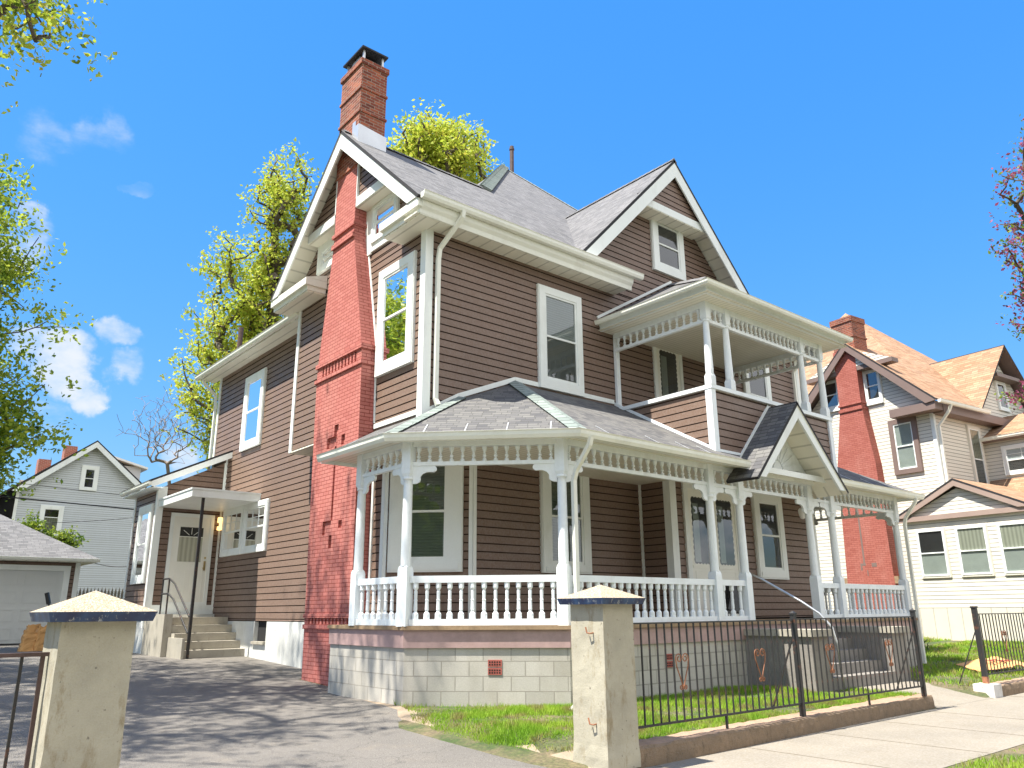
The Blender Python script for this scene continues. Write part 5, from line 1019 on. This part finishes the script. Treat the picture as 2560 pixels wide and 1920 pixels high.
# enclosed porch of the neighbour
XP = -1.0; Fp = LEFT(XP); nw('porch_wall', Fp, [(-6, 1.3), (1.05, 1.3), (1.05, 4.2), (-6, 4.2)]); nw('porch_gable_wall', Fp, [(-2.95, 4.3), (1.0, 4.3), (-.92, 5.12)])
m = MB(); m.box(XP, 6, 1.04, 1.06, 1.3, 4.2); m.build('porch_end_wall', M['white_siding'], nb)
m = MB(); m.fbox(Fp, -6, 1.05, -.1, 1.3, -.05, .015); m.build('skirting', M['panel'], nb)
for a, b in ((-.32, .66), (-1.66, -.66), (-2.98, -1.98), (-4.3, -3.3)): window(nb, Fp, a, b, 2.26, 3.86, .045, 'curtain' if a < -.5 else 'room', .06, cm_='white_siding', proud=.05, low='shade')
t = MB(); t.fbox(Fp, -6.2, 1.25, 4.14, 4.3, -.02, .12); t.fprism(LEFT(XP-.12), [(1.3, 4.28), (-.92, 5.38), (-.92, 5.17), (.9, 4.28)], 0, .05); t.fprism(LEFT(XP-.12), [(-3.1, 4.28), (-.92, 5.38), (-.92, 5.17), (-2.75, 4.28)], 0, .05); t.build('porch_fascia', M['tan_trim'], nb)
t = MB(); rslab(t, [(XP-.18, 1.35, 4.3), (XP-.18, -.92, 5.42), (3, -.92, 5.42), (3, 1.35, 4.3)], .05); rslab(t, [(XP-.18, -3.2, 4.3), (XP-.18, -.92, 5.42), (3, -.92, 5.42), (3, -3.2, 4.3)], .05); rslab(t, [(1.2, -6.3, 4.3), (1.2, .0, 4.3), (3.4, .0, 5.9), (3.4, -6.3, 5.9)], .05); t.build('porch_roof', R2, nb)
# ================================================================== GARAGE, BLUE HOUSE, PICKETS, WIRES, BAGS
g = empty('garage', (-3.5, 18, .4), 0, 'detached brown garage with white door and grey hip roof at the end of driveway', 'garage'); Gf = FRONT(0)
def gw(F, pts): m_ = MB(); m_.lap(F, pts, .13); m_.build('wall', [M['brown'], M['lap_shadow']], g)
gw(Gf, [(-3.4, 0), (-2.6, 0), (-2.6, 2.5), (-3.4, 2.5)]); gw(Gf, [(1.9, 0), (2.15, 0), (2.15, 2.5), (1.9, 2.5)]); gw(Gf, [(-2.6, 2.36), (1.9, 2.36), (1.9, 2.5), (-2.6, 2.5)]); gw(FR((2.15, 0, 0), (0, 1, 0), (1, 0, 0)), [(0, 0), (6, 0), (6, 2.5), (0, 2.5)])
m = MB(); m.box(-3.38, 2.12, .3, 6, 0, 2.48); m.build('light_leak_core', M['core'], g)
m = MB(); m.box(2.06, 2.2, -.05, .1, 0, 2.5); m.box(1.76, 1.93, -.05, .05, 0, 2.38); m.box(-2.6, 1.76, -.05, .05, 2.22, 2.38); m.box(-2.75, -2.6, -.05, .05, 0, 2.38); m.build('door_frame', M['trim'], g)
m = MB(); m.box(-2.6, 1.76, .03, .1, .04, 2.22)
for r in range(4):
    for c_ in range(4): frame(m, FR((0, .03, 0), (1, 0, 0), (0, -1, 0)), -2.5+c_*1.07, -1.6+c_*1.07, .14+r*.545, .5+r*.545, .03, 0, .014)
    if r: m.fbox(FR((0, .03, 0), (1, 0, 0), (0, -1, 0)), -2.6, 1.76, .04+r*.545-.004, .04+r*.545+.004, 0, .002)
m.build('garage_door', M['garage_door'], g); m = MB(); m.box(-2.6, 1.76, .02, .09, 0, .04); m.build('door_seal', M['black'], g)
m = MB(); rslab(m, [(-3.8, -.45, 2.6), (2.65, -.45, 2.6), (-.4, 2.9, 4.4), (-.8, 2.9, 4.4)]); rslab(m, [(2.65, -.45, 2.6), (2.65, 6.4, 2.6), (-.4, 2.9, 4.4)]); rslab(m, [(-3.8, -.45, 2.6), (-3.8, 6.4, 2.6), (-.8, 2.9, 4.4)]); gr = m.build('roof', R_, g)
gutter(g, [(-3.8, -.45, 2.5), (2.65, -.45, 2.5)], sc=.8); m = MB(); m.box(-3.6, 2.6, -.43, 0, 2.49, 2.51); m.box(2.2, 2.6, 0, 6, 2.49, 2.51); m.build('soffit', M['soffit'], g)
bh = empty('blue_grey_house', (3.1, 42, .5), 0, 'pale blue-grey gabled house with two brick chimneys far behind the garage', 'house')
m = MB(); m.lap(FRONT(0), [(-3.35, 0), (6, 0), (6, 8.3), (-3.35, 8.3)], .13, .02); m.lap(FRONT(0), [(-2.95, 8.3), (3.45, 8.3), (.35, 10.75)], .13, .02); m.build('wall', [M['blue_siding'], M['lap_shadow_w']], bh)
m = MB(); m.box(-3.3, 6, .05, 10, 0, 8.2); m.build('light_leak_core', M['core'], bh)
m = MB(); G = FRONT(-.4); m.fprism(G, [(-3.7, 7.6), (.35, 10.95), (.35, 10.6), (-3.3, 7.55)], 0, .06); m.fprism(G, [(3.8, 8.05), (.35, 10.95), (.35, 10.6), (3.4, 8.0)], 0, .06); m.box(-3.4, -3.25, -.04, .05, 0, 7.6); m.build('bargeboard', M['trim'], bh)
m = MB(); rslab(m, [(-5.2, -.45, 6.6), (.35, -.45, 11.05), (.35, 10, 11.05), (-5.2, 10, 6.6)], .08); rslab(m, [(3.9, -.45, 8.1), (.35, -.45, 11.05), (.35, 10, 11.05), (3.9, 10, 8.1)], .08); m.build('roof', R2, bh)
m = MB(); m.box(1.3, 3.4, 1.0, 6, 8.2, 9.9); m.build('dormer', M['blue_siding'], bh); m = MB(); m.prism([(.9, .7, 10.45), (3.75, .7, 9.75), (3.75, .7, 9.88), (.9, .7, 10.58)], (0, 5.6, 0)); m.build('dormer_roof', M['trim'], bh)
for (a, b, c_, d) in ((-1.0, -.3, 9.6, 10.9), (-2.3, -1.62, 8.4, 9.9)): m = MB(); m.box(a, b, 1.6, 2.3, c_, d); m.build('chimney', M['brickfar'], bh)
window(bh, FRONT(0), -.2, .74, 8.0, 9.5, .2, 'room', .14, low='room'); w_ = window(bh, FRONT(0), -2.05, -.85, 5.15, 6.95, .2, 'room', .14, low='curtain', split=.66)
m = MB(); m.box(-7, -3.4, 2, 8, 0, 6.2); m.build('side_wing', M['blue_siding'], bh); window(bh, FRONT(2), -4.6, -3.8, 5, 6.3, .12, 'room', .12)
pf = empty('picket_fence', (-.6, 24, .5), 0, 'weathered grey pointed picket fence between the garage and the rear entry', 'picket fence')
src = None
for i in range(24):
    if src is None: m = MB(); m.prism([(-.045, 0, 0), (.045, 0, 0), (.045, 0, 1.6), (0, 0, 1.8), (-.045, 0, 1.6)], (0, .02, 0)); src = m.build('picket', M['picket'], pf, loc=(0, 0, 0))
    else: inst(src, pf, (i*.128, 0, random.uniform(-.02, .015)), 0)
for z in (.4, 1.3): m = MB(); m.box(-.1, 3.1, .02, .06, z, z+.09); m.build('rail', M['picket'], pf)
def wire(a, b, sag, r, label):
    pts = [(a[0]+(b[0]-a[0])*k/14, a[1]+(b[1]-a[1])*k/14, a[2]+(b[2]-a[2])*k/14-sag*4*(k/14)*(1-k/14)) for k in range(15)]; m_ = MB(); m_.tube(pts, r, 5); tag(m_.build('cable', M['black'], smooth=True), label, 'cable', 'overhead cables')
wire((-9.5, 14, 4.55), (-.9, 14, 4.26), .02, .018, 'thick black overhead cable crossing the pale blue house wall'); wire((-9, 20, 5.9), (2, 20, 5.4), .06, .009, 'thin upper cable crossing the blue house below its attic window')
wire((-2.2, 20, 4.3), (2, 20, 4.95), .08, .008, 'thin sagging cable below the thick one on the blue house wall'); wire((-.9, 18, 2.9), (.6, 17, 2.98), .16, .010, 'short drooping cable from the garage eave to the brown house')
def bagmesh(par, name, w, d, h_, mt, open_=True, seed=1, lean=0.):
    R = random.Random(seed); V = []; Fc = []; n_ = 20; rows = 9
    for j in range(rows+1):
        z = h_*j/rows; f = 1-.10*math.sin(3.1*j/rows)-(.12 if j > rows-2 else 0)
        for i in range(n_):
            a = 2*math.pi*i/n_; c_ = abs(math.cos(a))**.45*math.copysign(1, math.cos(a)); s_ = abs(math.sin(a))**.45*math.copysign(1, math.sin(a))
            V.append((w/2*c_*f*(1+R.uniform(-.08, .08))+lean*z, d/2*s_*f*(1+R.uniform(-.08, .08)), z+(R.uniform(-.05, .05) if j == rows else R.uniform(-.008, .008) if j else 0)))
    for j in range(rows):
        for i in range(n_): Fc.append((j*n_+i, j*n_+(i+1) % n_, (j+1)*n_+(i+1) % n_, (j+1)*n_+i))
    m_ = MB(); m_.v = V; m_.f = Fc; m_.m = [0]*len(Fc); m_.poly([V[i] for i in range(n_)][::-1])
    if not open_: m_.poly([V[rows*n_+i] for i in range(n_)])
    else: m_.poly([(V[(rows-2)*n_+i][0], V[(rows-2)*n_+i][1], V[(rows-2)*n_+i][2]) for i in range(n_)])
    o_ = m_.build(name, M[mt], par); return o_
for k, (x, y, w_, h_, lab, ln) in enumerate(((-3.14, 13.8, .40, .50, 'crumpled brown paper yard bag, leftmost by the garage door', .1), (-2.84, 13.75, .36, .64, 'taller open brown paper yard bag beside a black trash bag', .05), (-3.0, 14.15, .36, .66, 'brown paper yard bag half hidden behind the two in front', 0))):
    tag(bagmesh(None, 'paper_bag', w_, .32, h_, 'paper', True, k+3, ln), lab, 'paper bag', 'yard waste bags by the garage').location = (x, y, H(x, y))
b = bagmesh(None, 'trash_bag', .34, .32, .46, 'plastic_black', False, 9, -.1); b.location = (-2.58, 13.7, H(-2.58, 13.7)); tag(b, 'black plastic trash bag next to the paper yard bags', 'trash bag')
m = MB(); m.beam((0, 0, 0), (-.25, .2, 1.32), .035, .035); m.beam((-.23, .19, 1.2), (-.31, .24, 1.50), .09, .09); bt = m.build('garden_tool', M['black']); bt.location = (-2.45, 14.2, .36); tag(bt, 'black handled tool leaning up behind the yard bags', 'tool')
# flattened paper bag on the lawn
R = random.Random(4); V = []; nx, ny = 14, 8
for j in range(ny+1):
    for i in range(nx+1):
        u, v = i/nx, j/ny; V.append((u*1.7-.85+.1*v, v*.7-.35, .03+.10*math.sin(u*3.0)*(.5+.5*v)+R.uniform(-.012, .012)+.06*v+(.05 if .55 < u < .65 else 0)))
m = MB(); m.v = V; m.f = [(j*(nx+1)+i, j*(nx+1)+i+1, (j+1)*(nx+1)+i+1, (j+1)*(nx+1)+i) for j in range(ny) for i in range(nx)]; m.m = [0]*len(m.f); fb = m.build('flattened_bag', M['paper']); fb.location = (12.1, -4.05, H(12.1, -4.05)+.05); fb.rotation_euler = (.05, 0, -.45); tag(fb, 'flattened tan paper bag with red print lying on the right lawn', 'paper bag')
sol = fb.modifiers.new('thick', 'SOLIDIFY'); sol.thickness = .012
m = MB()
for (a, b, c_, d) in ((-.35, -.05, -.22, .12), (-.22, .12, -.2, -.12), (-.2, -.12, -.08, .12), (-.02, -.1, -.02, .12), (-.02, .12, .1, .12), (-.02, -.1, .1, -.1), (.1, -.1, .1, 0), (.1, 0, .03, 0), (.18, -.1, .18, .12), (.18, .12, .3, .12), (.18, 0, .27, 0), (.18, -.1, .3, -.1)):
    m.beam((a, b, .185+.03*b), (c_, d, .185+.03*d), .028, .012)
m.build('red_print', M['redink'], fb)
# porch things
m = MB(); m.tube([(0, 0, .30), (0, 0, .08)], .008, 6); lan = m.build('porch_lantern', M['brass']); lan.location = (8.48, -2.0, 3.30); tag(lan, 'white globe lantern hanging under the porch frieze right of the steps', 'lantern'); m = MB(); m.lathe([(.02, -.14), (.05, -.12), (.075, -.03), (.085, .04), (.06, .085), (.03, .1)], 16); m.build('globe', M['globe'], lan, smooth=True)
st_ = empty('folded_stroller', (6.2, -1.55, 1.1), 0, 'dark folded stroller with a triangular canopy on the porch before the front doors', 'stroller')
m = MB(); m.hexa([(-.35, -.2, .12), (.2, -.2, .12), (.2, .2, .12), (-.35, .2, .12), (-.05, -.15, .62), (.12, -.15, .74), (.12, .15, .74), (-.05, .15, .62)]); m.build('canopy', M['plastic_black'], st_)
m = MB(); m.tube([(.1, -.2, .7), (.3, -.2, .35), (.42, -.2, .05)], .015, 6); m.tube([(.1, .2, .7), (.3, .2, .35), (.42, .2, .05)], .015, 6); m.tube([(-.45, -.2, .35), (-.3, -.2, .2), (.3, -.2, .1)], .015, 6); m.build('frame', M['iron'], st_)
for (x, y) in ((-.4, -.2), (-.4, .2), (.4, -.2), (.4, .2)): m = MB(); m.tube([(x, y-.02, .075), (x, y+.02, .075)], .07, 12); m.build('wheel', M['black'], st_)
